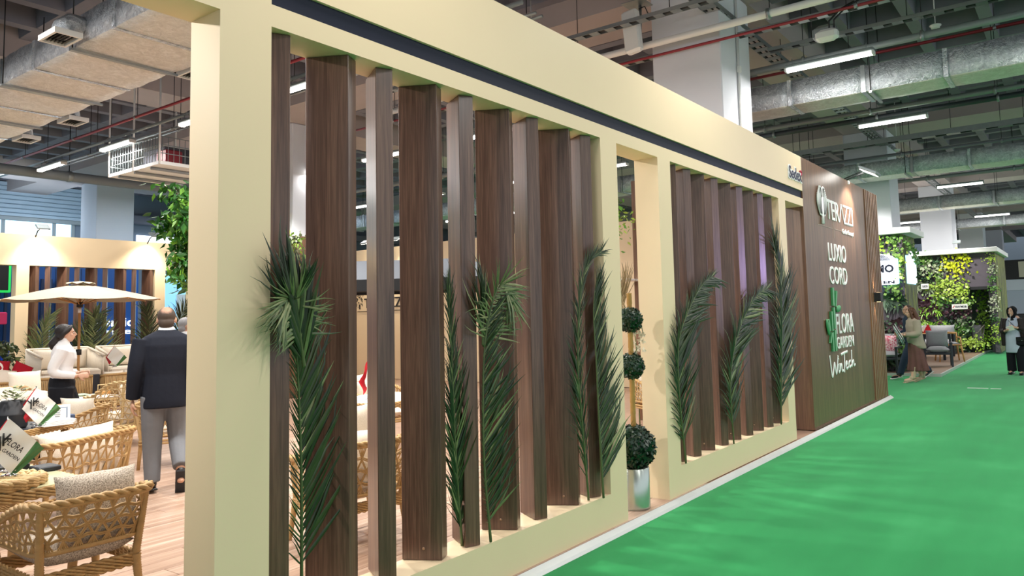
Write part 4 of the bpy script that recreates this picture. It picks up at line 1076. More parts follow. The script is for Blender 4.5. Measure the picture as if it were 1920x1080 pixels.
MB().cyl((0, 0, zr-.14), .05, .09, 12).obj('hub', M['black'], um); MB().cyl((0, 0, zr-.24), .028, .08, 10).obj('collar', M['white'], um)
MB().cyl((0, 0, 1.12), .045, .10, 10).obj('crank', M['black'], um)
# ------------------------------------------------------------------ rear and end walls of the stand
RY0 = 15.3
rw = MB()
rw.box(4.2, 13.9, RY0, RY0+.235, 3.0, TOP)
for a, b in ((4.2, 4.45), (6.10, 6.33), (8.89, 9.13), (9.75, 10.0), (12.9, 13.9)): rw.box(a, b, RY0, RY0+.235, .048, 3.0)
rw.box(6.33, 8.89, RY0, RY0+.235, .048, .3); rw.box(10.0, 12.9, RY0, RY0+.235, .048, .3)
rwall = tag(rw.obj('wall_rear', M['cream']), 'cream rear wall of the stand with an open slatted bay', kind='structure')
slats(rwall, [(6.43, 'B'), (6.72, 'A'), (7.0, 'B'), (7.28, 'A'), (7.56, 'B'), (7.85, 'A'), (8.17, 'B'), (8.47, 'A'), (8.77, 'B')], RY0+.12, 1.65, -1, False)
slats(rwall, [(10.2+.3*i, 'AB'[i % 2]) for i in range(9)], RY0+.12, 1.65, -1, False)
frond('palm frond standing at the left of the rear slatted bay', [(6.5, 15.2, .3), (6.52, 15.18, 1.0), (6.56, 15.15, 1.6), (6.66, 15.1, 1.95)], .42, 30, seed=31, kind='palm_pale', a0=50, a1=30)
frond('palm frond in the middle of the rear bay behind the parasol pole', [(7.35, 15.2, .3), (7.33, 15.18, 1.0), (7.42, 15.15, 1.6), (7.6, 15.1, 1.98)], .5, 34, seed=32, kind='palm', a0=50, a1=30)
frond('pale palm frond right of the parasol pole in the rear bay', [(7.7, 15.2, .3), (7.68, 15.18, 1.0), (7.62, 15.15, 1.6), (7.5, 15.1, 1.95)], .5, 34, seed=33, kind='palm_pale', a0=55, a1=30)
frond('dark palm frond at the right end of the rear bay', [(8.7, 15.2, .3), (8.72, 15.18, 1.0), (8.7, 15.15, 1.7), (8.6, 15.1, 2.1)], .5, 34, seed=34, kind='palm', a0=55, a1=30)
frond('palm frond beyond the rear bay next to the grey haired person', [(9.3, 15.1, .3), (9.35, 15.1, 1.2), (9.42, 15.1, 1.9), (9.7, 15.05, 2.3)], .55, 34, seed=35, kind='palm', a0=60, a1=30)
ew = tag(MB().box(13.9, 14.1, 2.62, 15.535, .05, TOP).obj('wall_right', M['cream']), 'cream end wall inside the stand with dark brand lettering', kind='structure')
s = sign('logo_sign', 'dark TERAZZI lettering with tree emblem on the cream end wall inside')
DK = flat('dark_letter', '26221f', .5)
text_mesh('TERAZZI', 'letters', -13.80, -12.20, 2.0, 2.27, .02, DK, s, plane='X', at=13.9)
for o in s.children:
    for v in o.data.vertices: v.co.y = -v.co.y                     # reads left to right when facing the wall
    o.data.flip_normals()
mb = MB(); R = random.Random(4)
for k in range(60):
    a, q = R.uniform(0, 2*pi), .14*sqrt(R.random()); c = V((13.89, 14.0+q*cos(a), 2.22+q*1.5*sin(a))); d = V((0, cos(a), sin(a))); p = V((0, -sin(a), cos(a)))
    mb.add([c, c+d*.03+p*.012, c+d*.06, c+d*.03-p*.012], [(0, 1, 2, 3)])
mb.box(13.885, 13.9, 13.98, 14.02, 1.98, 2.1); mb.obj('tree_emblem', DK, s)
MB().box(13.885, 13.9, 12.2, 14.1, 1.90, 1.915).obj('underline', DK, s)
for y, x, lb in ((4.4, 14.0, 'lit spotlight on the end wall, small and bright between the third and fourth slats'),):
    pass
def wall_spot(label, loc, face, energy, target):
    t = thing('spotlight', label, 'spotlight', loc); f = V(face).normalized()
    MB().tube([(0, 0, -.1), f*.12+V((0, 0, .02)), f*.3+V((0, 0, .07))], .012, 6).obj('arm', M['black'], t)
    Mq = f.to_track_quat('Y', 'Z').to_matrix()@RX(radians(-35))
    c = f*.36+V((0, 0, .08)); MB().rbox(c, (.24, .18, .04), .01, Mq).obj('housing', M['steel_grey'], t)
    MB().cbox(c+Mq@V((0, 0, -.023)), (.2, .14, .006), Mq).obj('led_panel', M['tube_glow_strong'], t)
    wc = V(loc)+c+Mq@V((0, 0, -.06)); spot('spot_light', wc, target, energy, 100, .7, (1, .9, .72), .08)
M['tube_glow_strong'] = emis('spot_led', 'fff6e2', 22)
wall_spot('bright spotlight on the end wall, seen left of the third slat', (13.9, 13.35, TOP+.08), (-1, 0, 0), 120, (13.7, 13.5, 1.5))
wall_spot('bright spotlight on the end wall, seen right of the third slat', (13.9, 12.1, TOP+.08), (-1, 0, 0), 120, (13.7, 12.0, 1.5))
wall_spot('spotlight arm at the left over the cream rear wall', (6.42, RY0, TOP+.06), (0, -1, 0), 130, (6.5, RY0-.1, 2.5))
wall_spot('spotlight arm at the right over the cream rear wall near the ficus', (8.7, RY0, TOP+.06), (0, -1, 0), 130, (8.6, RY0-.1, 2.5))
wall_spot('spotlight on the inner face of the front wall header', (3.4, .235, TOP+.06), (0, 1, 0), 150, (3.6, 3.0, .3))
wall_spot('second spotlight on the inner face of the front wall header', (7.2, .235, TOP+.06), (0, 1, 0), 150, (7.2, 3.0, .3))
# entrance floodlight, violet spot, and spots added to brighten the seating area
fl2 = thing('floodlight', 'LED floodlight hung inside the entrance opening', 'floodlight', (-.6, 2.0, 3.72))
MB().tube([(0, .7, .14), (0, .7, 1.5), (0, .7, 2.3)], .012, 6).obj('rod', M['black'], fl2)
MB().rbox((0, .75, .12), (.34, .3, .05), .015, RZ(.3)@RY(-.6)).obj('housing', M['steel_grey'], fl2)
MB().cbox((.02, .75, .09), (.29, .24, .006), RZ(.3)@RY(-.6)).obj('led_panel', M['tube_glow_strong'], fl2)
spot('flood_light', (-.5, 2.7, 3.78), (4.6, .15, 1.3), 420, 62, .5, (1, .95, .9), .06)
spot('violet_light', (10.5, -8.5, 2.6), (8.2, 0, 2.3), 420, 26, .9, (.62, .45, 1), .2)
for x, y in ((1.5, 3.9), (4.4, 3.3), (7.4, 3.4), (4.6, 7.6), (7.6, 7.8), (5.6, 11.2), (9.0, 10.5), (11.6, 6.5)):
    spot('seating_fill_light', (x, y, 4.42), (x, y, 0), 480 if y < 4 else 300, 130, .8, (1, .96, .9), .1)  # added fill, no lamp bodies hang at these points
# veneer clad column with hanging plants
cc = tag(MB().box(9.62, 10.9, 11.02, 12.3, .05, 3.52).obj('column_cladding', M['oak_panel']), 'brown veneer cladding around the white hall column in the stand', 'cladding')
hp = thing('hanging_planter', 'trailing green and yellow plants over the veneer clad column', 'plant', (9.55, 11.3, 3.2))
MB().rbox((.02, 0, .2), (.14, 1.2, .16), .02).obj('trough', M['black'], hp)
def trail(parent, c, size, n, seed, mat, L=.09, down=.8):
    R = random.Random(seed); mb = MB()
    for k in range(n):
        p = V(c)+V((R.gauss(0, size[0]), R.gauss(0, size[1]), -abs(R.gauss(0, size[2]))+.1)); d = V((R.gauss(-.3, .6), R.gauss(0, .7), R.gauss(-down, .5))).normalized(); b = d.cross(V((R.random(), R.random(), 1))).normalized(); s = L*R.uniform(.6, 1.3)
        mb.add([p, p+d*s*.4+b*s*.25, p+d*s, p+d*s*.4-b*s*.25], [(0, 1, 2, 3)])
    o = mb.obj('foliage', mat, parent); o['kind'] = 'stuff'; return o
trail(hp, (-.08, 0, .25), (.08, .45, .3), 500, 1, M['ficus2']); trail(hp, (-.1, -.1, .2), (.08, .45, .35), 400, 2, M['laurel'])
mb = MB(); R = random.Random(8)
for k in range(40):
    p = V((-.2, R.gauss(0, .35), .2+R.gauss(0, .12))); 
    for j in range(5):
        a = 2*pi*j/5; d = V((-.2, cos(a), sin(a))); q = V((0, -sin(a), cos(a))); mb.add([p, p+d*.03+q*.02, p+d*.055, p+d*.03-q*.02], [(0, 1, 2, 3)])
mb.obj('blossoms', flat('yellow_blossom', 'e6d84a', .5), hp)['kind'] = 'stuff'
# grey pergola with a black edge
pg = thing('pergola', 'grey roofed pergola with black edge beam seen between slats', 'pergola', (9.0, 7.2, Z0), radians(-58))
for x in (-2.2, 2.2):
    for y in (0, 1.6): MB().rbox((x, y, 1.05), (.1, .1, 2.1), .01).obj('post', M['anthracite'], pg)
for y in (0, 1.6): MB().rbox((0, y, 2.21), (4.6, .1, .22), .01).obj('edge_beam', M['black'], pg)
for x in (-2.25, 2.25): MB().rbox((x, .8, 2.21), (.1, 1.6, .22), .01).obj('edge_beam', M['black'], pg)
MB().add([(-2.3, -.05, 2.32), (2.3, -.05, 2.32), (2.3, 1.65, 2.32), (-2.3, 1.65, 2.32), (-1.2, .8, 2.72), (1.2, .8, 2.72)], [(0, 1, 5, 4), (1, 2, 5), (2, 3, 4, 5), (3, 0, 4), (3, 2, 1, 0)]).obj('roof_cloth', flat('grey_roof_cloth', '666b73', .8), pg)
# things seen through the narrow opening
tag(MB().rbox((9.55, 2.75, 2.13), (.5, .5, .03), .005).obj('shelf', M['white']), 'white shelf edge on the brown wall seen through the narrow opening', 'shelf')
hv = thing('hanging_vine', 'hanging green vine before the brown wall in the narrow opening', 'plant', (9.3, 2.75, 2.9)); trail(hv, (0, 0, .35), (.12, .12, .35), 260, 5, M['ficus'], .08, .4); trail(hv, (0, -.1, .15), (.1, .15, .2), 120, 6, M['ficus2'], .08, .3)
MB().tube([(0, 0, .75), (0, 0, .1), (-.05, -.1, -.3)], .008, 5).obj('stem', M['rachis'], hv)
frond('dry palm frond behind the topiary in the narrow opening', [(9.05, 2.2, .06), (9.0, 2.2, 1.3), (8.9, 2.3, 1.75), (8.7, 2.25, 2.0), (8.4, 2.1, 1.85)], .5, 30, seed=36, kind='palm_dry', a0=60, a1=35, start=.5)
# ------------------------------------------------------------------ neighbouring stand and hall walls behind, at the left
BL = flat('blue_wall', '1d4f95', .6, var=.06, scale=1.5)
bw = tag(MB().box(3, 10.7, 20, 20.2, 0, 3.35).obj('wall_blue', BL), 'blue wall of the next stand behind the rear slats', kind='structure')
for k in range(11): MB().box(3.6+.62*k, 3.615+.62*k, 19.99, 20, 0, 3.3).obj('panel_joint', flat('joint_dark', '12315f', .6), bw)
for k in range(14): MB().box(6.0+.2*k, 6.06+.2*k, 19.9, 19.96, .4, 3.0).obj('louvre', flat('louvre_navy', '152a4f', .5), bw)
s = sign('lettering_sign', 'white fragment lettering on the blue wall behind the rear slats')
LG = emis('lit_letter', 'eef4ff', 1.2)
text_mesh('cosmic', 'letters', 9.35, 10.55, 1.68, 1.92, .03, LG, s, at=19.95, bold=.01); text_mesh('since', 'letters', 9.55, 10.5, 1.46, 1.62, .03, LG, s, at=19.95, bold=.01)
tag(MB().box(10.7, 14.5, 19.6, 19.8, 0, 3.2).obj('wall_cyan', emis('cyan_lightbox', '8cc9ea', .75)), 'pale cyan lit wall of the next stand', kind='structure')
MB().box(11.6, 12.0, 19.55, 19.6, 1.6, 2.6).obj('print_panel', flat('pale_print', 'd6e6f2', .5), bpy.data.objects['wall_cyan'])
gs = thing('screen', 'dark screen with green frame at the far left behind the rear wall', 'screen', (6.6, 19.4, 2.6)); MB().rbox((0, 0, .4), (1.5, .08, .8), .02).obj('frame', emis('green_frame', '1fbf52', .8), gs); MB().rbox((0, -.045, .4), (1.38, .02, .68), .01).obj('display', M['black'], gs); MB().tube([(0, .05, 0), (0, .05, -2.6)], .04, 8).obj('post', M['steel_grey'], gs)
tag(MB().rbox((6.1, 18.4, .55), (.35, .3, 1.1), .03).obj('display_stand', flat('orange_paint', 'e0603a', .5)), 'orange display column at the far left behind the wall post', 'display')
tag(MB().rbox((5.75, 18.3, .35), (.5, .3, .7), .03).obj('display_stand', flat('yellow_paint', 'f0d23a', .5)), 'yellow display block at the far left behind the wall post', 'display')
tag(MB().rbox((7.0, 18.5, .6), (.14, .2, 1.2), .02).obj('display_stand', flat('blue_paint', '2b50e0', .5)), 'bright blue display column behind the rear slats', 'display')
tag(MB().rbox((7.05, 19.0, 1.95), (.22, .1, .3), .02).obj('poster', flat('pink_paint', 'e0346a', .5)), 'small pink poster behind the first rear slats', 'poster')
# far hall wall: plaster, roller shutter, daylight window strip
fwl = MB().box(-14, 30, 25, 25.3, 0, 7).obj('wall_far', flat('far_wall_grey', '6f7a86', .85, var=.1, scale=1)); tag(fwl, 'grey far wall of the hall', kind='structure')
sh = thing('roller_shutter', 'pale blue roller shutter high on the far wall at the left', 'shutter', (8.9, 24.9, 5.25))
shm = flat('shutter_slat', 'a9bcc9', .5, .2)
for k in range(8): MB().add([(-3, 0, .14*k), (2.18, 0, .14*k), (2.18, -.03, .14*k+.02), (-3, -.03, .14*k+.02), (2.18, -.03, .14*k+.12), (-3, -.03, .14*k+.12), (2.18, 0, .14*k+.135), (-3, 0, .14*k+.135)], [(0, 1, 2, 3), (3, 2, 4, 5), (5, 4, 6, 7)]).obj('slat', shm, sh)
MB().rbox((-.41, -.06, -.05), (5.3, .12, .14), .02).obj('bottom_bar', M['steel_grey'], sh)
wn = tag(MB().box(5.0, 10.8, 24.9, 24.96, 3.2, 5.2).obj('window_1', emis('daylight_glass', 'c3e4f7', 1.6)), 'bright daylit window strip below the roller shutter', kind='structure')
for x in (6.9, 8.9, 10.3, 10.85): MB().box(x-.05, x+.05, 24.86, 24.9, 3.2, 5.2).obj('mullion', M['steel_grey'], wn)
MB().box(5, 10.9, 24.86, 24.9, 3.8, 3.88).obj('mullion', M['steel_grey'], wn)
wn2 = tag(MB().box(12.9, 14.9, 24.9, 24.96, 4.62, 4.95).obj('window_2', emis('daylight_glass2', 'e4eefc', 1.6)), 'bright strip window by the ficus', kind='structure')
MB().box(11.3, 30, 24.5, 25, 5.35, 5.6).obj('ledge', M['concrete'], fwl)
spot('hall_back_fill', (8.0, 20.2, 4.3), (8.3, 25, 5.5), 420, 100, .8, (.75, .88, 1), .2)  # extra spot with no fixture, added to lift the roller shutter
# hall end beyond the aisle
fe = tag(MB().box(66, 66.4, -16, 25.3, 0, 7).obj('wall_end_hall', flat('hall_end_grey', '8b95a0', .9, var=.1, scale=.6)), 'grey end wall of the hall beyond the aisle', kind='structure')
# ------------------------------------------------------------------ plant wall stand down the aisle
rp = tag(MB().box(18.75, 46, -.16, 12, .001, .06).obj('platform_far', flat('far_deck', '8f7767', .5, var=.25, scale=3)), kind='structure')
tag(MB().box(18.70, 46, -.20, -.16, .001, .065).obj('trim_2', M['alu']), 'pale edge of the far stand platform', kind='structure')
tag(MB().box(18.70, 18.75, -.16, 12, .001, .065).obj('trim_3', M['alu']), 'pale front edge of the far stand platform', kind='structure')
BOARD = flat('mauve_board', '5a525c', .7, var=.2, scale=4)
def mossy():
    q = NT('mossy_bark'); q.set(Roughness=.95); v = q.coord((4, 4, .8)); n = q.noise(v, 2.2, 6, .7)
    q.col(q.ramp(n, [(.35, '4b4a3a'), (.5, '7a7a62'), (.6, '8c9147'), (.7, 'b8ba78')])); q.bump(n, .8, .05); return q.m
M['moss'] = mossy()
M['pink_print'] = fabric('pink_print_cloth', 'c41f52', 'f3dfe3', 26, .1)
GR = {'lime': leaf_mat('wall_leaf_lime', '7aa12f', 'a9c846', 'dbe58a', .4), 'mid': leaf_mat('wall_leaf_mid', '2f5c2a', '53833a', '92b45d', .4),
      'dark': leaf_mat('wall_leaf_dark', '16281e', '2a4530', '4f6b4e', .4), 'wine': leaf_mat('wall_leaf_wine', '2b1a22', '4a2c38', '6d4c52', .4),
      'variegated': leaf_mat('wall_leaf_variegated', '3d5a3a', '8c9c78', 'd9dcc2', .4), 'yellow': leaf_mat('wall_leaf_yellow', 'b5c41d', 'e0e23a', 'f0ee70', .4),
      'fern': leaf_mat('wall_leaf_fern', '76b82a', 'a5d84a', 'c6ea7c', .4)}
def clump(kind, seed, mat):
    """plant clump growing out of a wall: local -X is outwards"""
    R = random.Random(seed); mb = MB()
    if kind == 'bushy':
        for k in range(46):
            p = V((-R.uniform(.02, .16), R.gauss(0, .12), R.gauss(0, .12))); d = V((-.5, R.gauss(0, .6), R.gauss(-.2, .6))).normalized(); b = d.cross(V((-1, R.gauss(0, .4), R.gauss(0, .4)))).normalized(); s = R.uniform(.07, .12); nn = d.cross(b)
            mb.add([p, p+d*s*.45+b*s*.38, p+d*s, p+d*s*.45-b*s*.38], [(0, 1, 2, 3)])
    elif kind == 'rosette':
        for k in range(20):
            a = 2*pi*k/20+R.uniform(-.15, .15); L = R.uniform(.2, .32); d = V((-R.uniform(.25, .7), cos(a), sin(a)+.1)).normalized(); b = d.cross(V((-1, 0, 0))).normalized(); w = .032
            m_ = d*L*.6; e = d*L+V((-.02, 0, -.06))
            mb.add([V((0, 0, 0)), m_+b*w, e, m_-b*w], [(0, 1, 2, 3)])
    else:
        for k in range(14):
            a = pi*.08+pi*.84*k/13+R.uniform(-.1, .1)+pi; L = R.uniform(.35, .55); d = V((-.5, cos(a), sin(a)*.8+.25)).normalized()
            P = [d*L*t+V((0, 0, -.35*L*t*t)) for t in (0, .25, .5, .75, 1)]
            for i in range(4):
                b = d.cross(V((-1, 0, 0))).normalized(); w0, w1 = .05*(1-.2*i), .05*(1-.2*(i+1)); mb.add([P[i]-b*w0, P[i]+b*w0, P[i+1]+b*w1, P[i+1]-b*w1], [(0, 1, 2, 3)])
    return mb.mesh('plant_clump', mat)
CL = {}
def put(parent, kind, mat, x, y, z, sc=1, rz=0, seed=0):
    key = (kind, mat, seed % 3)
    if key not in CL: CL[key] = clump(kind, len(CL)*7+seed % 3, GR[mat])
    Mx = T4((x, y, z), RZ(rz)@RX(rnd.uniform(-.3, .3)), sc); return link('plant_clump', CL[key], parent, Mx)
def cap(parent, x0, x1, y0, y1): MB().rbox(((x0+x1)/2, (y0+y1)/2, 3.385), (x1-x0, y1-y0, .15), .01).obj('cap', M['white'], parent)
b1 = thing('plant_wall', 'nearer plant covered wall block with white top below the columns', 'plant wall', (19.30, 2.07, .06))
MB().box(0, 1.5, -1.5, 2.2, 0, 3.32).obj('core', BOARD, b1)
for k in range(12): MB().box(-.012, 0, -1.5+.31*k, -1.5+.31*k+.295, 0, 3.32).obj('board', BOARD, b1)
MB().box(0, 1.5, -1.52, -1.5, 0, 3.32).obj('bark_side', M['moss'], b1)
MB().rbox((.66, .3, 3.40), (1.85, 4.1, .15), .01).obj('cap', M['white'], b1)
R = random.Random(12)
for i in range(6):
    for j in range(11):
        y = -1.32+.34*i+R.uniform(-.06, .06); z = 3.17-.29*j+R.uniform(-.05, .05)
        if y > -1.22 and 2.0 < z < 2.95: continue
        if j < 4: kd, mt = 'bushy', R.choice(('lime', 'lime', 'mid', 'lime'))
        elif j == 4: kd, mt = 'bushy', 'mid'
        elif j == 5: kd, mt = 'rosette', 'dark'
        elif j == 6: continue
        else: kd, mt = R.choice((('bushy', 'dark'), ('bushy', 'dark'), ('rosette', 'wine'), ('bushy', 'variegated'), ('bushy', 'mid')))
        put(b1, kd, mt, 0, y, z, 1.1, seed=i+j)
for i in range(4): put(b1, 'bushy', 'mid', -.0+.35*i+.15, -1.53, 3.05-.1*i, .8, pi/2, i)
s = thing('lightbox_sign', 'backlit white sign with dark letters MO on the nearer plant wall', 'sign', (19.10, .02, .03))
glow = emis('lightbox_white', 'eef3ff', 1.5); gl2 = emis('cyan_glow', 'a8e4ff', 2.0)
mb = MB()
for a, b, c_, d in ((.66, 1.62, 2.38, 2.66),): mb.rbox((-.02, (a+b)/2, (c_+d)/2), (.06, b-a, d-c_), .01)
mb.ell((-.02, 1.0, 2.66), (.03, .36, .22), None, 16, 8); mb.rbox((-.02, 1.14, 2.19), (.06, .96, .12), .01); mb.obj('board', glow, s)
MB().rbox((.03, 1.14, 2.45), (.03, 1.02, .62), .02).obj('back_glow', gl2, s)
def textX(txt, y_left, y_right, z0, z1, mat, parent, at):
    me = text_local(txt, abs(y_left-y_right), z1-z0, mat, .045); Mx = Matrix(((0, -1, 0), (-1, 0, 0), (0, 0, 1))).to_4x4()
    # local X runs to -Y so that it reads when facing +X
    Mx = Matrix(((0, 1, 0, at), (-1, 0, 0, (y_left+y_right)/2), (0, 0, 1, (z0+z1)/2), (0, 0, 0, 1)))
    return link('letters', me, parent, Mx)
DN = flat('dark_navy_letter', '1a2238', .5)
textX('MO', 1.14, .72, 2.42, 2.62, DN, s, -.055); textX('EN', .98, .72, 2.155, 2.225, DN, s, -.055)
mb = MB()
for k in range(24):
    a = pi*k/23; mb.add([(-.06, 1.0, 2.72), (-.06, 1.0+.2*cos(a-.05), 2.72+.13*sin(a-.05)), (-.06, 1.0+.25*cos(a), 2.72+.16*sin(a)), (-.06, 1.0+.2*cos(a+.05), 2.72+.13*sin(a+.05))], [(0, 1, 2, 3)])
mb.obj('tree_emblem', DN, s)
s = thing('lightbox_sign', 'backlit sign on the bark side of the nearer plant wall', 'sign', (.1, .515, .03))
mb = MB(); mb.rbox((19.95, 0, 2.5), (.95, .05, .3), .01); mb.ell((19.95, 0, 2.68), (.36, .03, .3), None, 16, 8); mb.rbox((19.95, 0, 2.24), (.95, .05, .12), .01); mb.obj('board', glow, s); MB().rbox((19.95, .03, 2.5), (1.1, .03, .7), .02).obj('back_glow', gl2, s)

b2 = thing('plant_wall', 'farther plant covered wall block with doorway and white top', 'plant wall', (27.6, 2.2, .06))
MB().box(0, .5, -2.05, 4.2, 0, 3.25).box(.5, 3.6, -2.85, -2.6, 0, 3.25).box(0, .5, -2.87, -2.67, 0, 3.25).box(0, .5, -2.67, -2.05, 2.05, 3.25).obj('core', BOARD, b2)
for k in range(20):
    if not 2 < k < 3: MB().box(-.012, 0, -2.04+.31*k, -2.04+.31*k+.295, 0, 3.25).obj('board', BOARD, b2)
MB().box(0, 3.6, -2.89, -2.87, 0, 3.25).obj('bark_side', M['moss'], b2)
MB().rbox((1.7, .65, 3.33), (4.2, 7.3, .15), .01).obj('cap', M['white'], b2)
MB().box(-.03, .02, -2.08, -2.0, 0, 2.1).box(-.03, .02, -2.72, -2.64, 0, 2.1).box(-.03, .02, -2.72, -2.0, 2.05, 2.15).obj('door_frame', M['black'], b2)
MB().box(1.3, 1.35, -2.9, -1.5, 0, 2.1).obj('inner_wall', GR['dark'], b2)
for j in range(7): put(b2, 'bushy', 'fern', 1.25, -2.32, .3+.27*j, .9, seed=j)
R = random.Random(21)
for i in range(12):
    for j in range(11):
        y = -1.9+.36*i+R.uniform(-.07, .07); z = 3.08-.29*j+R.uniform(-.05, .05); fy = i/12
        if i < 2 and j < 2: kd, mt = 'bushy', 'yellow'
        elif i < 3 and 3 <= j < 6: kd, mt = 'bushy', 'lime' if j < 5 else 'mid'
        elif i < 2 and j == 2: continue
        elif j < 3: kd, mt = 'bushy', R.choice(('mid', 'dark', 'variegated') if i < 5 else ('lime', 'mid', 'lime'))
        elif j == 3: kd, mt = ('rosette', 'variegated') if i < 7 else ('bushy', 'lime')
        elif j == 4: 
            if i < 7: continue
            kd, mt = 'rosette', 'mid'
        elif j == 5: kd, mt = 'rosette', R.choice(('mid', 'wine', 'dark'))
        elif j == 6: kd, mt = 'bushy', 'wine' if i < 6 else 'dark'
        elif j == 7 and 2 <= i < 6: kd, mt = 'fern', 'fern'
        else: kd, mt = 'bushy', R.choice(('dark', 'variegated', 'dark', 'mid'))
        put(b2, kd, mt, 0, y, z, .7 if kd == 'fern' else 1.2, seed=i+j)
for j in range(9): put(b2, 'bushy', R.choice(('lime', 'mid', 'variegated')), 0, -2.78, 3.05-.33*j, .7, seed=j)
for k in range(5): put(b2, 'fern', 'fern', 0, -1.0+.3*k, 1.5, .75, seed=k)
for k in range(4): put(b2, 'bushy', 'lime', -.2, -2.4+.25*k, .3, 1.0, seed=k)
def plate(label, y0_, y1_, z0_, z1_, txt, red=False):
    s = thing('name_plate', label, 'sign', (27.35, 0, 0)); MB().rbox((0, (y0_+y1_)/2, (z0_+z1_)/2), (.03, y1_-y0_, z1_-z0_), .005).obj('board', M['white'], s)
    MB().box(.01, .2, (y0_+y1_)/2-.02, (y0_+y1_)/2+.02, (z0_+z1_)/2-.02, (z0_+z1_)/2+.02).obj('bracket', M['black'], s)
    textX(txt, y1_-(.11 if red else .04), y0_+.03, z0_+.05, z1_-.05, DN, s, -.018)
    if red: MB().add([(-.018, y1_-.02, z0_+.05), (-.018, y1_-.05, z0_+.05), (-.018, y1_-.1, z1_-.05), (-.018, y1_-.07, z1_-.05)], [(3, 2, 1, 0)]).obj('mark', RED_SATIN, s)
plate('white name plate with a red mark and KAYMOB among light ferns', .17, .64, 1.48, 1.65, 'KAYMOB', True)
plate('small white plate on the plant wall near the nearer block', 1.30, 1.54, 2.19, 2.37, 'GARDEN')
for x, y, tgt, lb in ((27.55, 1.9, (27.2, 1.9, 2.2), 'bright spotlight on the white top of the farther plant wall, left one'), (27.55, .35, (27.2, .3, 2.4), 'bright spotlight on the white top of the farther plant wall, right one')):
    wall_spot(lb, (x, y, 3.62), (-1, 0, 0), 120, tgt)
spot('plant_wall_fill', (17.2, 1.2, 4.4), (19.2, 1.2, 2.6), 420, 70, .8, (1, .97, .9), .1)  # two spots without lamp bodies, added to brighten the plant walls
spot('plant_wall_fill', (24.8, 1.2, 4.6), (27.5, .8, 2.0), 520, 75, .8, (1, .97, .9), .1)
# seats and tables of the plant wall stand
def frame_chair(label, loc, rz, frame, cush, w=.62, name='lounge_chair', hb=.82, cush_back=True):
    t = thing(name, label, 'chair', loc, rz)
    for x in (-w/2, w/2):
        for y in (-.3, .3): MB().rbox((x, y, .31 if y > 0 else hb/2), (.05, .05, .62 if y > 0 else hb), .006).obj('leg', M[frame], t)
        MB().rbox((x, 0, .6), (.06, .66, .035), .006).obj('armrest', M[frame], t)
    MB().rbox((0, 0, .33), (w, .6, .05), .006).obj('seat_frame', M[frame], t); MB().rbox((0, -.3, hb-.05), (w, .05, .1), .006).obj('back_frame', M[frame], t)
    MB().pillow((0, .02, .43), (w-.06, .16, .56), RX(pi/2), 6, pw=.2).obj('seat_cushion', M[cush], t)
    if cush_back: MB().pillow((0, -.2, .7), (w-.08, .16, .46), RX(-.2), 6).obj('back_cushion', M[cush], t)
    return t
frame_chair('anthracite chair with grey cushions behind the walking couple', (21.2, .22, .06), 1.75, 'anthracite', 'linen_grey')
frame_chair('anthracite chair with pink patterned cushion by the brown slats', (19.0, 1.02, .06), 1.5, 'anthracite', 'linen_grey')
cushion('pink and white patterned cushion on the anthracite chair by the brown slats', (19.0, 1.0, .74), RZ(1.5)@RX(-.2), .5, .42, 'pink_print' if 'pink_print' in M else 'red_cloth', seed=7)
frame_chair('grey chair with light cushion between the couple and the teak chair', (21.9, 1.25, .06), 2.4, 'steel_grey', 'linen_grey')
tk = thing('teak_chair', 'teak chair with splayed legs at the dining table', 'chair', (23.1, .22, .06), 1.9)
for x in (-.26, .26):
    for y in (-.24, .24): MB().tube([(x*1.2, y*1.35, 0), (x, y, .45)], [.018, .026], 8).obj('leg', M['teak'], tk)
    MB().tube([(x, -.25, .45), (x*1.05, -.3, .78)], .02, 8).obj('back_post', M['teak'], tk); MB().tube([(x*1.05, -.3, .66), (x*1.1, .1, .66), (x*1.05, .24, .45)], .02, 8).obj('armrest', M['teak'], tk)
MB().rbox((0, 0, .46), (.56, .54, .04), .012).obj('seat', M['teak'], tk); MB().tube([(-.28, -.3, .76), (0, -.36, .8), (.28, -.3, .76)], .026, 8).obj('back_rail', M['teak'], tk)
MB().pillow((0, 0, .5), (.5, .08, .5), RX(pi/2), 6, pw=.2).obj('seat_cushion', M['linen_grey'], tk)
dt = thing('dining_table', 'dark slatted dining table behind the teak chair', 'table', (24.4, .85, .06), .0)
for k in range(7): MB().rbox((-.9+.3*k, 0, .73), (.28, 1.1, .03), .004).obj('slat', M['teak'], dt)
for x in (-.9, .9):
    for y in (-.45, .45): MB().rbox((x, y, .36), (.07, .07, .72), .006).obj('leg', M['anthracite'], dt)
wr = wicker_armchair('grey rope armchair with a basket at the far end of the plant wall stand', (27.9, .22, .06), 1.2, .68, .66, .86, .64, .3, .34, .18, .10, False, mat='wicker_grey', cushion='linen_grey')
dup(wr, (29.3, .2, .06), .9, 'farther grey rope armchair before the doorway of the plant wall')
def far_sofa(label, loc, rz):
    t = thing('sofa', label, 'sofa', loc, rz); MB().rbox((0, 0, .15), (1.6, .8, .3), .03).obj('base', M['anthracite'], t); MB().rbox((0, .04, .38), (1.5, .7, .16), .05).obj('seat_cushion', M['linen_grey'], t)
    for k in (-.4, .4): MB().pillow((k, -.26, .7), (.76, .2, .46), RX(-.2), 6, seed=3).obj('back_cushion', M['linen_grey'], t)
    for k in (-.8, .8): MB().rbox((k, 0, .4), (.08, .8, .5), .02).obj('armrest', M['anthracite'], t)
far_sofa('grey cushioned sofa before the light ferns', (26.6, 1.3, .06), 1.57)
o = thing('desk_flags', 'red and white triangular desk flags on the far dining table', 'flag', (24.2, .9, .805)); MB().tube([(0, 0, 0), (0, 0, .3)], .006, 6).obj('pole', CHROME, o)
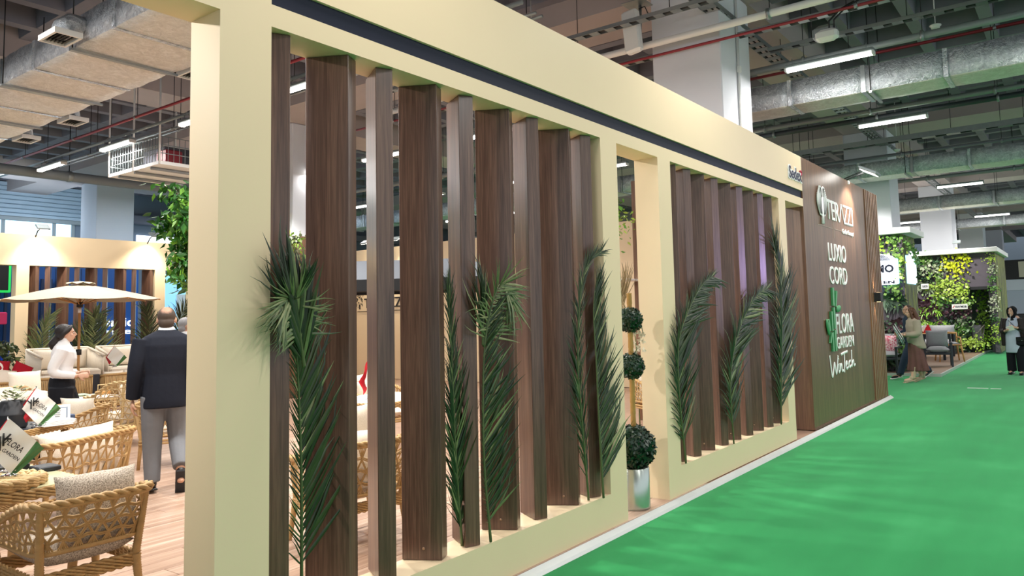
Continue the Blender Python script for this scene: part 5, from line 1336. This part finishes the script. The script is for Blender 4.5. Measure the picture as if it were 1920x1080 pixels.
MB().add([(0, 0, .3), (-.02, .14, .02), (-.02, -.12, .02)], [(0, 1, 2)]).obj('red_flag', RED_SATIN, o); MB().add([(.01, .05, .3), (.0, .22, .1), (.0, .1, .02)], [(0, 1, 2)]).obj('white_flag', WHITE_SATIN, o)
tag(MB().lathe((24.6, 1.1, .805), [(.1, 0), (.16, .05), (.17, .1), (.15, .1)], 16).obj('bowl', M['teak']), 'wooden bowl on the far dining table', 'bowl')
frame_chair('dark chair at the near side of the far dining table', (22.7, 1.75, .06), -1.2, 'anthracite', 'linen_grey')
# stands farther away at the right edge
fs = thing('exhibition_stand', 'distant pale stand with framed picture at the right edge', 'stand', (44, -1.2, 0))
MB().box(0, .3, -3, 3.2, 0, 2.9).obj('wall', flat('pale_stand', 'b9c8d6', .6), fs); MB().box(-.05, 0, -3, 3.2, 2.3, 2.9).obj('fascia', flat('blue_white_stand', 'dfe9f5', .5), fs)
MB().box(-.08, -.05, -.9, .6, 1.5, 1.62).obj('stripe', RED_SATIN, fs); MB().box(-.08, -.05, -.9, .6, 1.38, 1.5).obj('stripe', DN, fs)
MB().rbox((-.1, .55, 3.35), (.06, 1.9, 1.0), .02).obj('picture_frame', M['black'], fs); MB().rbox((-.14, .3, 3.35), (.02, 1.1, .8), .01).obj('picture', flat('cream_picture', 'd9d4bd', .6), fs)
MB().rbox((-.6, -.3, 1.0), (1.0, 2.6, .2), .02).obj('awning', M['black'], fs)
far = thing('exhibition_stand', 'small distant stand closing the view down the aisle', 'stand', (56, 2, 0)); MB().box(0, .3, -6, 4, 0, 3.2).obj('wall', flat('distant_stand', 'a9b7c4', .7), far); MB().box(-.05, 0, -6, 4, 2.6, 3.2).obj('fascia', M['white'], far)
# tape mark on the carpet
tp_ = thing('tape_mark', 'white tape strip stuck on the green carpet', 'tape', (16.33, -1.33, 0)); TM = flat('white_tape', 'dfe8e0', .5)
MB().rbox((0, .15, .003), (.07, .36, .004), .001).obj('strip', TM, tp_); MB().rbox((-.03, -.16, .003), (.07, .18, .004), .001).obj('strip', TM, tp_)
# ------------------------------------------------------------------ people
def remeshed(mb, name, mats, voxel, smooth=4, parent=None, paint=None):
    """fuse the collected solids into one continuous skin"""
    me = mb.mesh('tmp', mats); o = bpy.data.objects.new('tmp', me); COL.objects.link(o)
    r = o.modifiers.new('r', 'REMESH'); r.mode = 'VOXEL'; r.voxel_size = voxel
    if smooth: s = o.modifiers.new('s', 'SMOOTH'); s.factor = .5; s.iterations = smooth
    dg = bpy.context.evaluated_depsgraph_get(); dg.update()
    m2 = bpy.data.meshes.new_from_object(o.evaluated_get(dg)); bpy.data.objects.remove(o); bpy.data.meshes.remove(me)
    m2.materials.clear()
    for mm in (mats if isinstance(mats, (list, tuple)) else [mats]): m2.materials.append(mm)
    m2.polygons.foreach_set('use_smooth', [True]*len(m2.polygons))
    if paint:
        for p in m2.polygons: p.material_index = paint(p.center)
    m2.update(); m2.name = name
    return link(name, m2, parent)
def limb(mb, pts, rad, n=12, ry=None, k=5):
    """tapered limb along a smoothed joint chain"""
    P = smooth_path(pts, (len(pts)-1)*k); m_ = len(pts)-1
    f = lambda R_: [R_[min(int(m_*i/(len(P)-1)), m_-1)]+(R_[min(int(m_*i/(len(P)-1)), m_-1)+1]-R_[min(int(m_*i/(len(P)-1)), m_-1)])*(m_*i/(len(P)-1)-min(int(m_*i/(len(P)-1)), m_-1)) for i in range(len(P))]
    mb.tube(P, f(rad), n, ry=f(ry) if ry else None, up0=(0, 1, 0))
def hand(mb, w, d, pn, curl=.6, s=1.0, side=1):
    """palm, four unequal bent fingers and a thumb; d = pointing direction, pn = palm normal"""
    w, d, pn = V(w), V(d).normalized(), V(pn).normalized(); pn = (pn-d*pn.dot(d)).normalized(); x = d.cross(pn)*side
    Mx = Matrix((x, d, pn)).transposed()
    mb.ell(w+d*.05*s, (.040*s, .054*s, .017*s), Mx, 10, 7, p=.8)
    for k, L in enumerate((.068, .078, .072, .056)):
        b = w+d*.088*s+x*(.030-.020*k)*s; c1 = (d*cos(curl*.5)+pn*sin(curl*.5)); c2 = d*cos(curl*1.3)+pn*sin(curl*1.3)
        mb.tube([b-d*.02*s, b+c1*L*.45*s, b+c1*L*.45*s+c2*L*.55*s], [.0105*s, .010*s, .0085*s], 8)
    tb = w+d*.025*s+x*.032*s
    mb.tube([tb, tb+(x*.7+d*.7+pn*.2)*.035*s, tb+(x*.5+d*.9+pn*.5)*.065*s], [.013*s, .0115*s, .009*s], 8)
def head_mesh(mb, c, f, up_, s=1.0, woman=False):
    """skull, jaw, nose, ears, brow; f = facing direction"""
    f, up_ = V(f).normalized(), V(up_).normalized(); r = f.cross(up_).normalized(); up_ = r.cross(f); Mx = Matrix((r, f, up_)).transposed(); c = V(c)
    P = lambda x, y, z: c+Mx@V((x, y, z))*s
    mb.ell(P(0, -.012, .025), (.074*s, .094*s, .088*s), Mx, 16, 12)
    mb.ell(P(0, .022, -.045), (.056*s, .066*s, .066*s), Mx, 14, 10, p=.95)
    mb.ell(P(0, .050, -.088), (.026*s, .024*s, .020*s), Mx, 10, 7)
    mb.tube([P(0, .082, .020), P(0, .100, -.008), P(0, .107, -.024)], [.009*s, .011*s, .014*s], 8); mb.ell(P(0, .094, -.030), (.018*s, .014*s, .010*s), Mx, 8, 6)
    mb.ell(P(0, .076, .026), (.052*s, .016*s, .011*s), Mx, 10, 6)
    mb.ell(P(0, .080, -.058), (.024*s, .014*s, .009*s), Mx, 10, 6)
    for sx in (-1, 1):
        mb.ell(P(sx*.076, -.005, -.008), (.010*s, .020*s, .031*s), Mx, 8, 7); mb.ell(P(sx*.045, .060, -.022), (.020*s, .018*s, .018*s), Mx, 8, 6)
    return P, Mx
def face_bits(P, Mx, s, parent, hairmat, lips):
    for sx in (-1, 1):
        MB().ell(P(sx*.031, .0795, .004), (.0135*s, .008*s, .0075*s), Mx, 10, 6).obj('eye', EYE_W, parent)
        MB().ell(P(sx*.031, .0862, .004), (.006*s, .003*s, .006*s), Mx, 8, 5).obj('iris', EYE_D, parent)
        MB().tube([P(sx*.014, .090, .024), P(sx*.032, .089, .030), P(sx*.052, .078, .024)], .0035*s, 5).obj('eyebrow', hairmat, parent)
    MB().ell(P(0, .0935, -.057), (.022*s, .006*s, .007*s), Mx, 10, 5).obj('lips', lips, parent)
EYE_W = flat('eye_white', 'e9e4de', .3); EYE_D = flat('eye_dark', '2a1b14', .2); LIPS = flat('lips', 'a35a52', .45)
SKIN = flat('skin', 'c89a80', .5, var=.05, scale=12); SKIN2 = flat('skin_light', 'd8ab92', .5, var=.05, scale=12)
def cloth(name, c, var=.1, rough=.8, bump=.25, bscale=22): return flat(name, c, rough, var=var, scale=6, bump=bump, bscale=bscale, spec=.25)
NAVY = cloth('navy_wool', '171b27'); GREYT = cloth('grey_trousers', '707277'); BLACKC = cloth('black_cloth', '16181f'); SHOE = flat('black_leather', '15161a', .35); WHITEC = cloth('white_knit', 'eceaea', .04); SHIRT = flat('white_shirt', 'f2f2f4', .6)
BEIGE = cloth('beige_shirt', 'a99e8c'); BROWNS = cloth('brown_skirt', '6b4a45', .15); JEANS = cloth('blue_jeans', '2d3a4f', .15); BOOT = flat('beige_boot', 'b3a488', .6); LBLUE = cloth('pale_blue_cotton', 'b9c3d6'); DBROWN = cloth('dark_brown_leather', '2b2422', .1, .5); HIJAB = cloth('black_scarf', '14151b')
HAIR_D = flat('dark_hair', '1c1412', .45, var=.2, scale=40, bump=.4, bscale=90); HAIR_B = flat('brown_hair', '5a3826', .45, var=.25, scale=30, bump=.4, bscale=80); HAIR_G = flat('grey_hair', '8d8d8f', .5, var=.2, scale=40, bump=.4, bscale=90); HAIR_S = flat('short_brown_hair', '4a3a30', .6, var=.2, scale=40, bump=.3, bscale=120)
def mirror(p): return V((-p[0], p[1], p[2]))
def base_body(t, legs, arms, hands, headc, headf, neck, skin, sh_z=1.42, sh=.185, hip_z=.93, lean=0, s=1.0, chest=(.155, .105), vox=.0085):
    """one continuous body: torso, neck, head, arms, hands, legs, feet"""
    mb = MB(); T = lambda z: V((0, lean*(z-hip_z), z))
    limb(mb, [T(hip_z-.06), T(hip_z+.06), T(hip_z+.2), T(sh_z-.12), T(sh_z+.02), T(sh_z+.06)], [.14, .15, .13, chest[0], .13, .06], 14, [.10, .105, .09, chest[1], .08, .05])
    limb(mb, [T(sh_z), V(neck), V(headc)+V((0, -.02, -.03))], [.065, .054, .05], 12)
    for ch in arms: limb(mb, ch, [.056, .05, .041, .036, .027][:len(ch)] if len(ch) == 5 else [.056, .042, .028], 10)
    for ch in legs: limb(mb, ch[:3], [.085, .058, .04], 12); mb.ell(V(ch[2])*.5+V(ch[3])*.5+V((0, 0, -.01)), (.04, .11, .035), None, 10, 7)
    for h in hands: hand(mb, *h)
    P, Mx = head_mesh(mb, headc, headf, (0, 0, 1), s)
    b = remeshed(mb, 'body', skin, vox, 3, t)
    return P, Mx, b
def torso_shell(t, name, mat, prof, arms=(), arad=None, vox=.011, lean=0, hip_z=.93, extra=None, n=20, cut=None):
    """garment: rings (z, half width, half depth, y shift) and sleeves"""
    mb = MB(); rings = []
    for z, a, b, y in prof:
        rings.append([V((a*abs(cos(2*pi*j/n))**.85*(1 if cos(2*pi*j/n) >= 0 else -1), y+lean*(z-hip_z)+b*sin(2*pi*j/n), z)) for j in range(n)])
    vs = [p for r_ in rings for p in r_]; fs = []
    for i in range(len(rings)-1):
        for j in range(n): fs.append((i*n+j, i*n+(j+1) % n, (i+1)*n+(j+1) % n, (i+1)*n+j))
    fs += [tuple(range(n-1, -1, -1)), tuple(range((len(rings)-1)*n, len(rings)*n))]
    mb.add(vs, fs)
    for ch in arms: limb(mb, ch, arad, 12)
    if extra: extra(mb)
    return remeshed(mb, name, mat, vox, 3, t)
def trousers(t, mat, hips, legs, r=(.105, .082, .072, .066), vox=.011, waist=1.02, ww=(.165, .115), name='trousers', lean=0):
    mb = MB(); limb(mb, [(0, lean*(waist-.93), waist), (0, 0, waist-.08), (0, 0, waist-.2)], [ww[0]*.95, ww[0], ww[0]], 14, [ww[1]*.9, ww[1], ww[1]])
    for ch in legs: limb(mb, ch, r, 12)
    return remeshed(mb, name, mat, vox, 3, t)
def shoe(t, ankle, toe, mat, sole=None, h=.07, w=.045):
    a, b = V(ankle), V(toe); d = (b-a); L = d.length; d.normalize()
    x = d.cross(V((0, 0, 1)));  x = x.normalized() if x.length > .05 else V((1, 0, 0)); u = x.cross(d); Mx = Matrix((x, d, u)).transposed(); mb = MB()
    mb.ell(a+d*.01+u*.02, (w*.95, .06, h*.75), Mx, 10, 7); mb.ell(a.lerp(b, .62)-u*.01, (w*1.05, L*.5, h*.5), Mx, 12, 7, p=.85)
    o = remeshed(mb, 'shoe', mat, .008, 2, t)
    m2 = MB(); m2.rbox(a.lerp(b, .45)-u*(h*.5), (w*2.0, L*1.15+.06, .02), .008, Mx); m2.obj('sole', sole or mat, o)
    return o
def face_dir(loc, to): return -atan2(to[0], to[1])

# --- man seen from behind in navy jacket
t = thing('person', 'person seen from behind in a navy jacket, grey trousers and black shoes, walking away', 'person', (3.72, 4.42, Z0), -.42)
LL = [(-.10, .0, .92), (-.105, .035, .50), (-.10, .0, .09), (-.11, .17, .04)]; RL = [(.10, 0, .92), (.115, .05, .50), (.125, -.20, .22), (.13, -.14, .06)]
LA = [(-.20, -.01, 1.46), (-.25, -.03, 1.18), (-.27, .04, .90)]; RA = [(.20, -.01, 1.46), (.25, -.04, 1.18), (.27, .02, .90)]
P, Mx, b = base_body(t, [LL, RL], [LA, RA], [((-.272, .045, .885), (-.02, .08, -1), (1, 0, 0), .7, 1.05, 1), ((.272, .025, .885), (.02, .08, -1), (-1, 0, 0), .7, 1.05, -1)], (0, .02, 1.645), (.1, 1, -.05), (0, -.01, 1.53), SKIN, 1.46, .2, .95, 0, 1.06)
torso_shell(t, 'jacket', NAVY, [(.80, .195, .135, -.01), (.86, .20, .14, -.01), (1.0, .195, .135, -.01), (1.12, .19, .13, -.01), (1.28, .212, .142, -.01), (1.40, .222, .135, -.015), (1.48, .20, .11, -.015), (1.53, .11, .08, -.01), (1.55, .075, .07, -.01)], [LA, RA], [.088, .075, .062])
torso_shell(t, 'shirt_collar', SHIRT, [(1.52, .074, .072, -.01), (1.545, .074, .072, -.008), (1.575, .068, .068, -.004)], vox=.008)
trousers(t, GREYT, 0, [[LL[0], LL[1], (-.10, -.005, .10)], [RL[0], RL[1], (.125, -.20, .25)]], (.115, .088, .068), waist=1.0)
shoe(t, (-.10, .0, .07), (-.11, .18, .05), SHOE); shoe(t, (.127, -.215, .20), (.13, -.13, .045), SHOE, flat('rubber_sole', '26272b', .7))
mb = MB(); mb.ell(P(0, -.022, .034), (.081, .093, .089), Mx, 18, 12); mb.ell(P(0, -.055, -.03), (.072, .055, .065), Mx, 14, 9)
HAIRMAN = NT('cropped_hair'); HAIRMAN.set(Roughness=.6)
gv = HAIRMAN.coord((1, 1, 1)); dist = HAIRMAN.n('ShaderNodeVectorMath', operation='DISTANCE'); dist.inputs[1].default_value = tuple(P(0, -.085, .10)); HAIRMAN.l(gv, dist.inputs[0])
ns = HAIRMAN.n('ShaderNodeMath', operation='MULTIPLY_ADD'); HAIRMAN.l(HAIRMAN.noise(gv, 60, 3), ns.inputs[0]); ns.inputs[1].default_value = .03; HAIRMAN.l(dist.outputs['Value'], ns.inputs[2])
HAIRMAN.col(HAIRMAN.ramp(ns.outputs[0], [(.05, 'a67c66'), (.078, '43352c')]))
remeshed(mb, 'hair', HAIRMAN.m, .008, 2, t)
for o_, k in ((-1, 0), (1, 0)):
    for j in range(4): MB().ell((o_*.30, .03, .92+.018*j), (.005, .007, .006), None, 6, 4).obj('cuff_button', M['white'], t)

# --- woman in white top, profile
t = thing('person', 'person with dark hair tied low, white high-necked top and wide black trousers, in profile', 'person', (3.97, 7.4, Z0), face_dir(0, (.93, -.36)))
LL = [(-.09, 0, .88), (-.09, .10, .48), (-.09, .02, .08), (-.09, .2, .04)]; RL = [(.09, 0, .88), (.095, -.02, .48), (.095, -.22, .10), (.095, -.05, .04)]
LA = [(-.165, 0, 1.34), (-.20, -.06, 1.09), (-.16, .17, 1.03)]; RA = [(.165, 0, 1.34), (.20, -.09, 1.08), (.18, .15, 1.01)]
P, Mx, b = base_body(t, [LL, RL], [LA, RA], [((-.155, .18, 1.03), (.2, 1, 0), (1, 0, -.2), 1.0, .92, 1), ((.178, .16, 1.01), (-.2, 1, .05), (-1, 0, -.2), 1.0, .92, -1)], (0, .03, 1.53), (0, 1, .02), (0, .0, 1.42), SKIN2, 1.35, .17, .90, 0, .98, (.14, .105))
torso_shell(t, 'top', WHITEC, [(.97, .155, .115, 0), (1.02, .155, .118, 0), (1.12, .14, .11, 0), (1.22, .155, .135, .015), (1.30, .165, .13, .01), (1.37, .15, .095, 0), (1.41, .085, .07, 0), (1.44, .06, .06, .005), (1.475, .056, .058, .01)], [LA[:2]+[(-.162, .15, 1.035)], RA[:2]+[(.182, .13, 1.015)]], [.068, .056, .042])
trousers(t, BLACKC, 0, [[LL[0], LL[1], (-.09, .02, .12)], [RL[0], RL[1], (.095, -.2, .14)]], (.135, .13, .14), waist=1.0, ww=(.17, .14))
shoe(t, (-.09, .02, .06), (-.09, .19, .04), SHOE); shoe(t, (.095, -.22, .09), (.095, -.07, .04), SHOE)
mb = MB(); mb.ell(P(0, -.028, .035), (.079, .092, .086), Mx, 16, 11); mb.ell(P(0, -.06, -.035), (.07, .06, .075), Mx, 12, 9); mb.ell(P(0, -.10, -.11), (.045, .05, .055), Mx, 12, 8)
limb(mb, [P(0, -.09, -.06), P(0, -.135, -.13), P(0, -.13, -.2)], [.05, .05, .02], 10)
for sx in (-1, 1): limb(mb, [P(sx*.03, .055, .095), P(sx*.068, .03, .05), P(sx*.075, -.02, .0), P(sx*.06, -.07, -.06)], [.02, .026, .028, .03], 8)
remeshed(mb, 'hair', HAIR_D, .008, 2, t); face_bits(P, Mx, .98, t, HAIR_D, LIPS)

# --- grey haired man half hidden by the pillar
t = thing('person', 'person with short grey hair and dark suit, half hidden by the entrance pillar', 'person', (5.22, 6.95, Z0), face_dir(0, (.75, -.25)))
LL = [(-.10, 0, .90), (-.10, .03, .48), (-.10, 0, .08), (-.10, .2, .04)]; RL = [mirror(p) for p in LL]
LA = [(-.20, 0, 1.40), (-.25, -.03, 1.13), (-.25, .06, .88)]; RA = [mirror(p) for p in LA]
P, Mx, b = base_body(t, [LL, RL], [LA, RA], [((-.25, .065, .865), (-.02, .08, -1), (1, 0, 0), .7, 1, 1), ((.25, .065, .865), (.02, .08, -1), (-1, 0, 0), .7, 1, -1)], (0, .035, 1.575), (0, 1, 0), (0, 0, 1.47), SKIN, 1.41, .2, .92, 0, 1.02, vox=.010)
torso_shell(t, 'jacket', BLACKC, [(.78, .19, .135, 0), (1.0, .19, .14, 0), (1.2, .2, .145, 0), (1.34, .215, .135, 0), (1.42, .19, .11, 0), (1.47, .10, .08, 0)], [LA, RA], [.085, .073, .06], .013)
torso_shell(t, 'shirt_collar', SHIRT, [(1.45, .074, .072, .01), (1.51, .066, .066, .015)], vox=.009)
trousers(t, BLACKC, 0, [[LL[0], LL[1], LL[2]], [RL[0], RL[1], RL[2]]], (.11, .085, .068), .013, waist=.97)
shoe(t, (-.10, 0, .06), (-.10, .19, .04), SHOE); shoe(t, (.10, 0, .06), (.10, .19, .04), SHOE)
mb = MB(); mb.ell(P(0, -.025, .038), (.079, .09, .086), Mx, 16, 11); mb.ell(P(0, -.055, -.025), (.072, .055, .06), Mx, 12, 9); remeshed(mb, 'hair', HAIR_G, .009, 2, t); face_bits(P, Mx, 1.02, t, HAIR_G, LIPS)

# --- walking couple on the aisle, heading left in the photo
wdir = (.62, .78)
lf = (-(.563), .826)
t = thing('person', 'person with long brown hair, beige shirt, brown skirt and boots, walking with papers', 'person', (17.25, .07, 0), face_dir(0, lf))
LL = [(-.07, 0, .85), (-.075, .04, .46), (-.08, .12, .10), (-.08, .28, .04)]; RL = [(.07, 0, .85), (.075, -.05, .46), (.08, -.16, .12), (.08, -.0, .04)]
LA = [(-.17, .0, 1.32), (-.22, .02, 1.05), (-.10, .26, 1.02)]; RA = [(.17, 0, 1.32), (.22, .0, 1.05), (.12, .24, 1.0)]
P, Mx, b = base_body(t, [LL, RL], [LA, RA], [((-.09, .27, 1.02), (.5, .8, .1), (.7, -.3, 0), .9, .9, 1), ((.115, .25, 1.0), (-.4, .85, .1), (-.7, -.3, 0), .9, .9, -1)], (0, .05, 1.485), (0, 1, -.05), (0, .01, 1.38), SKIN2, 1.32, .17, .88, .05, .97, (.14, .105), .010)
torso_shell(t, 'shirt', BEIGE, [(.72, .17, .13, -.10), (.78, .19, .16, -.06), (.90, .19, .16, -.02), (1.05, .18, .15, -.01), (1.2, .185, .15, .0), (1.30, .175, .125, 0), (1.36, .11, .085, .01), (1.40, .062, .06, .015)], [LA[:2]+[(-.12, .22, 1.02)], RA[:2]+[(.14, .2, 1.0)]], [.078, .072, .05], .012)
def skirt_extra(mb):
    for k in range(9):
        a = 2*pi*k/9; limb(mb, [(.11*cos(a), .09*sin(a), .8), (.14*cos(a), -.03+.13*sin(a), .5), (.17*cos(a), -.05+.19*sin(a), .24)], [.05, .05, .045], 8)
torso_shell(t, 'skirt', BROWNS, [(.24, .17, .19, -.05), (.5, .16, .15, -.03), (.75, .155, .13, 0), (.92, .14, .11, 0)], extra=skirt_extra, vox=.012)
for a, b_ in (((-.08, .12, .08), (-.08, .29, .045)), ((.08, -.16, .10), (.08, .0, .045))):
    shoe(t, a, b_, BOOT); mb = MB(); limb(mb, [V(a)+V((0, -.01, .0)), V(a)+V((0, -.04, .16)), V(a)+V((0, -.06, .25))], [.045, .05, .055], 10); mb.obj('boot_shaft', BOOT, t)
mb = MB(); mb.ell(P(0, -.025, .035), (.082, .094, .088), Mx, 16, 11)
for sx in (-1, 0, 1): limb(mb, [P(sx*.05, -.05, .06), P(sx*.07, -.085, -.06), P(sx*.075, -.10, -.2), P(sx*.06, -.09, -.32)], [.05, .055, .06, .03], 10)
for sx in (-1, 1): limb(mb, [P(sx*.04, .05, .09), P(sx*.08, .03, .02), P(sx*.085, .01, -.1), P(sx*.08, -.02, -.25)], [.018, .026, .032, .022], 8)
remeshed(mb, 'hair', HAIR_B, .009, 2, t); face_bits(P, Mx, .97, t, HAIR_B, LIPS)
pw = Matrix.Translation((17.25, .07, 0))@Matrix.Rotation(face_dir(0, lf), 4, 'Z')
for k, (dx, rz_, cl) in enumerate(((.0, .2, 'pale_folder'), (.02, .35, 'white_paper'), (-.02, .1, 'teal_folder'))):
    o = MB().rbox((0, 0, 0), (.30, .012, .36), .003).obj('folder', flat(cl, ('cfd6d4', 'eceeed', '8fb3a8')[k], .6)); o.matrix_world = pw@T4((dx, .30+.02*k, 1.06-.04*k), RY(.45+rz_*.4)@RX(-.25)@RZ(-.5)); tag(o, ('pale folder held by the person in the beige shirt', 'white sheaf of paper held by the person in the beige shirt', 'greenish folder held lowest by the person in the beige shirt')[k], 'folder')
t = thing('person', 'person in dark jeans and black sneakers walking hidden behind the person in white with papers', 'person', (18.05, .28, 0), face_dir(0, lf))
LL = [(-.10, 0, .86), (-.10, .20, .48), (-.10, .33, .12), (-.10, .5, .05)]; RL = [(.10, 0, .86), (.10, -.1, .47), (.10, -.42, .17), (.10, -.30, .05)]
LA = [(-.19, 0, 1.36), (-.24, -.08, 1.1), (-.24, .02, .86)]; RA = [(.19, 0, 1.36), (.22, -.02, 1.08), (.16, .2, 1.0)]
P, Mx, b = base_body(t, [LL, RL], [LA, RA], [((-.24, .03, .845), (0, .1, -1), (1, 0, 0), .7, 1, 1), ((.155, .21, 1.0), (-.3, .9, .1), (-1, 0, 0), .8, 1, -1)], (0, .04, 1.535), (0, 1, 0), (0, .01, 1.43), SKIN, 1.37, .19, .88, .03, 1.02, vox=.011)
torso_shell(t, 'jacket', JEANS, [(.80, .18, .13, 0), (1.0, .18, .135, 0), (1.2, .19, .14, 0), (1.32, .2, .13, 0), (1.40, .12, .09, .01), (1.44, .07, .07, .01)], [LA, RA], [.08, .07, .055], .013)
trousers(t, JEANS, 0, [LL[:3], RL[:3]], (.11, .085, .07), .013, waist=.94)
wsole = flat('white_sole', 'e4e4e2', .5); shoe(t, (-.10, .34, .09), (-.10, .52, .06), SHOE, wsole); shoe(t, (.10, -.44, .15), (.10, -.28, .055), SHOE, wsole)
mb = MB(); mb.ell(P(0, -.028, .036), (.08, .09, .087), Mx, 16, 11); mb.ell(P(0, -.055, -.025), (.07, .055, .06), Mx, 12, 9); remeshed(mb, 'hair', HAIR_S, .010, 2, t); face_bits(P, Mx, 1.02, t, HAIR_S, LIPS)

# --- woman in black headscarf at the right edge
t = thing('person', 'person in black headscarf, dark open jacket and pale blue tunic, carrying a shoulder bag', 'person', (19.75, -1.62, 0), face_dir(0, (-1, .22)))
LL = [(-.09, 0, .84), (-.11, .06, .45), (-.13, .04, .08), (-.14, .20, .04)]; RL = [(.09, 0, .84), (.10, .0, .45), (.11, -.06, .08), (.12, .10, .04)]
LA = [(-.17, 0, 1.28), (-.25, .02, 1.02), (-.10, .22, 1.08)]; RA = [(.17, 0, 1.28), (.24, .02, 1.01), (.10, .24, 1.0)]
P, Mx, b = base_body(t, [LL, RL], [LA, RA], [((-.09, .23, 1.08), (.5, .8, .2), (.6, -.3, .2), .9, .92, 1), ((.095, .25, 1.0), (-.5, .8, .1), (-.2, -.2, 1), .8, .92, -1)], (0, .04, 1.435), (.3, 1, -.06), (0, .01, 1.34), SKIN2, 1.29, .17, .87, 0, .98, (.15, .115), .010)
torso_shell(t, 'tunic', LBLUE, [(.50, .19, .15, .0), (.6, .19, .155, .01), (.85, .185, .16, .015), (1.05, .175, .15, .02), (1.2, .165, .14, .015), (1.28, .12, .1, .01), (1.34, .07, .07, .01)], vox=.012)
def jk(mb):
    for sx in (-1, 1): limb(mb, [(sx*.15, .02, 1.28), (sx*.19, .03, 1.0), (sx*.21, .0, .66)], [.07, .07, .06], 10, [.11, .13, .12])
torso_shell(t, 'jacket', DBROWN, [(.62, .2, .09, -.09), (.9, .2, .10, -.08), (1.15, .19, .10, -.06), (1.26, .17, .09, -.04), (1.33, .09, .06, -.02)], [LA[:2]+[(-.13, .17, 1.07)], RA[:2]+[(.13, .19, 1.0)]], [.08, .072, .055], .012, extra=jk)
trousers(t, BLACKC, 0, [LL[:3], RL[:3]], (.105, .095, .10), .013, waist=.9)
shoe(t, (-.13, .04, .06), (-.14, .21, .04), SHOE); shoe(t, (.11, -.06, .06), (.12, .11, .04), SHOE)
mb = MB(); mb.ell(P(0, -.03, .03), (.09, .098, .098), Mx, 18, 12)
for sx in (-1, 1): limb(mb, [P(sx*.05, .045, .10), P(sx*.083, .035, .03), P(sx*.082, .03, -.06), P(sx*.04, .055, -.125)], [.02, .028, .03, .03], 8)
mb.ell(P(0, .0, -.15), (.085, .085, .06), Mx, 14, 8); mb.ell(P(0, .01, -.2), (.11, .10, .05), Mx, 14, 8); mb.ell(P(0, -.05, -.08), (.075, .07, .10), Mx, 12, 8)
remeshed(mb, 'headscarf', HIJAB, .009, 3, t); face_bits(P, Mx, .98, t, HAIR_D, LIPS)
hw_ = Matrix.Translation((19.75, -1.62, 0))@Matrix.Rotation(face_dir(0, (-1, .22)), 4, 'Z')
bag = thing('shoulder_bag', 'black shoulder bag hanging on the person in the black headscarf', 'bag', hw_@V((-.2, .13, .66)), face_dir(0, (-1, .22)))
MB().rbox((0, 0, .1), (.26, .09, .2), .03).obj('bag_body', BLACKC, bag); MB().rbox((0, .048, .15), (.24, .012, .1), .01).obj('flap', SHOE, bag); MB().ell((0, .058, .12), (.012, .006, .008), None, 8, 5).obj('clasp', CHROME, bag)
MB().tube([(-.1, 0, .2), (.0, .04, .32), (.14, .06, .46), (.26, .02, .58)], .014, 6, ry=.005).obj('strap', SHOE, bag)
o = MB().rbox((0, 0, 0), (.15, .01, .12), .003).obj('leaflet', WHITE_SATIN); o.matrix_world = hw_@T4((-.02, .31, 1.06), RX(-.5)@RY(.3)); tag(o, 'white leaflet held up by the person in the black headscarf', 'leaflet')
MB().tube([(0, .0, .05), (-.05, -.12, .16), (-.08, -.2, .24)], .005, 5).obj('cord', WHITE_SATIN, o)
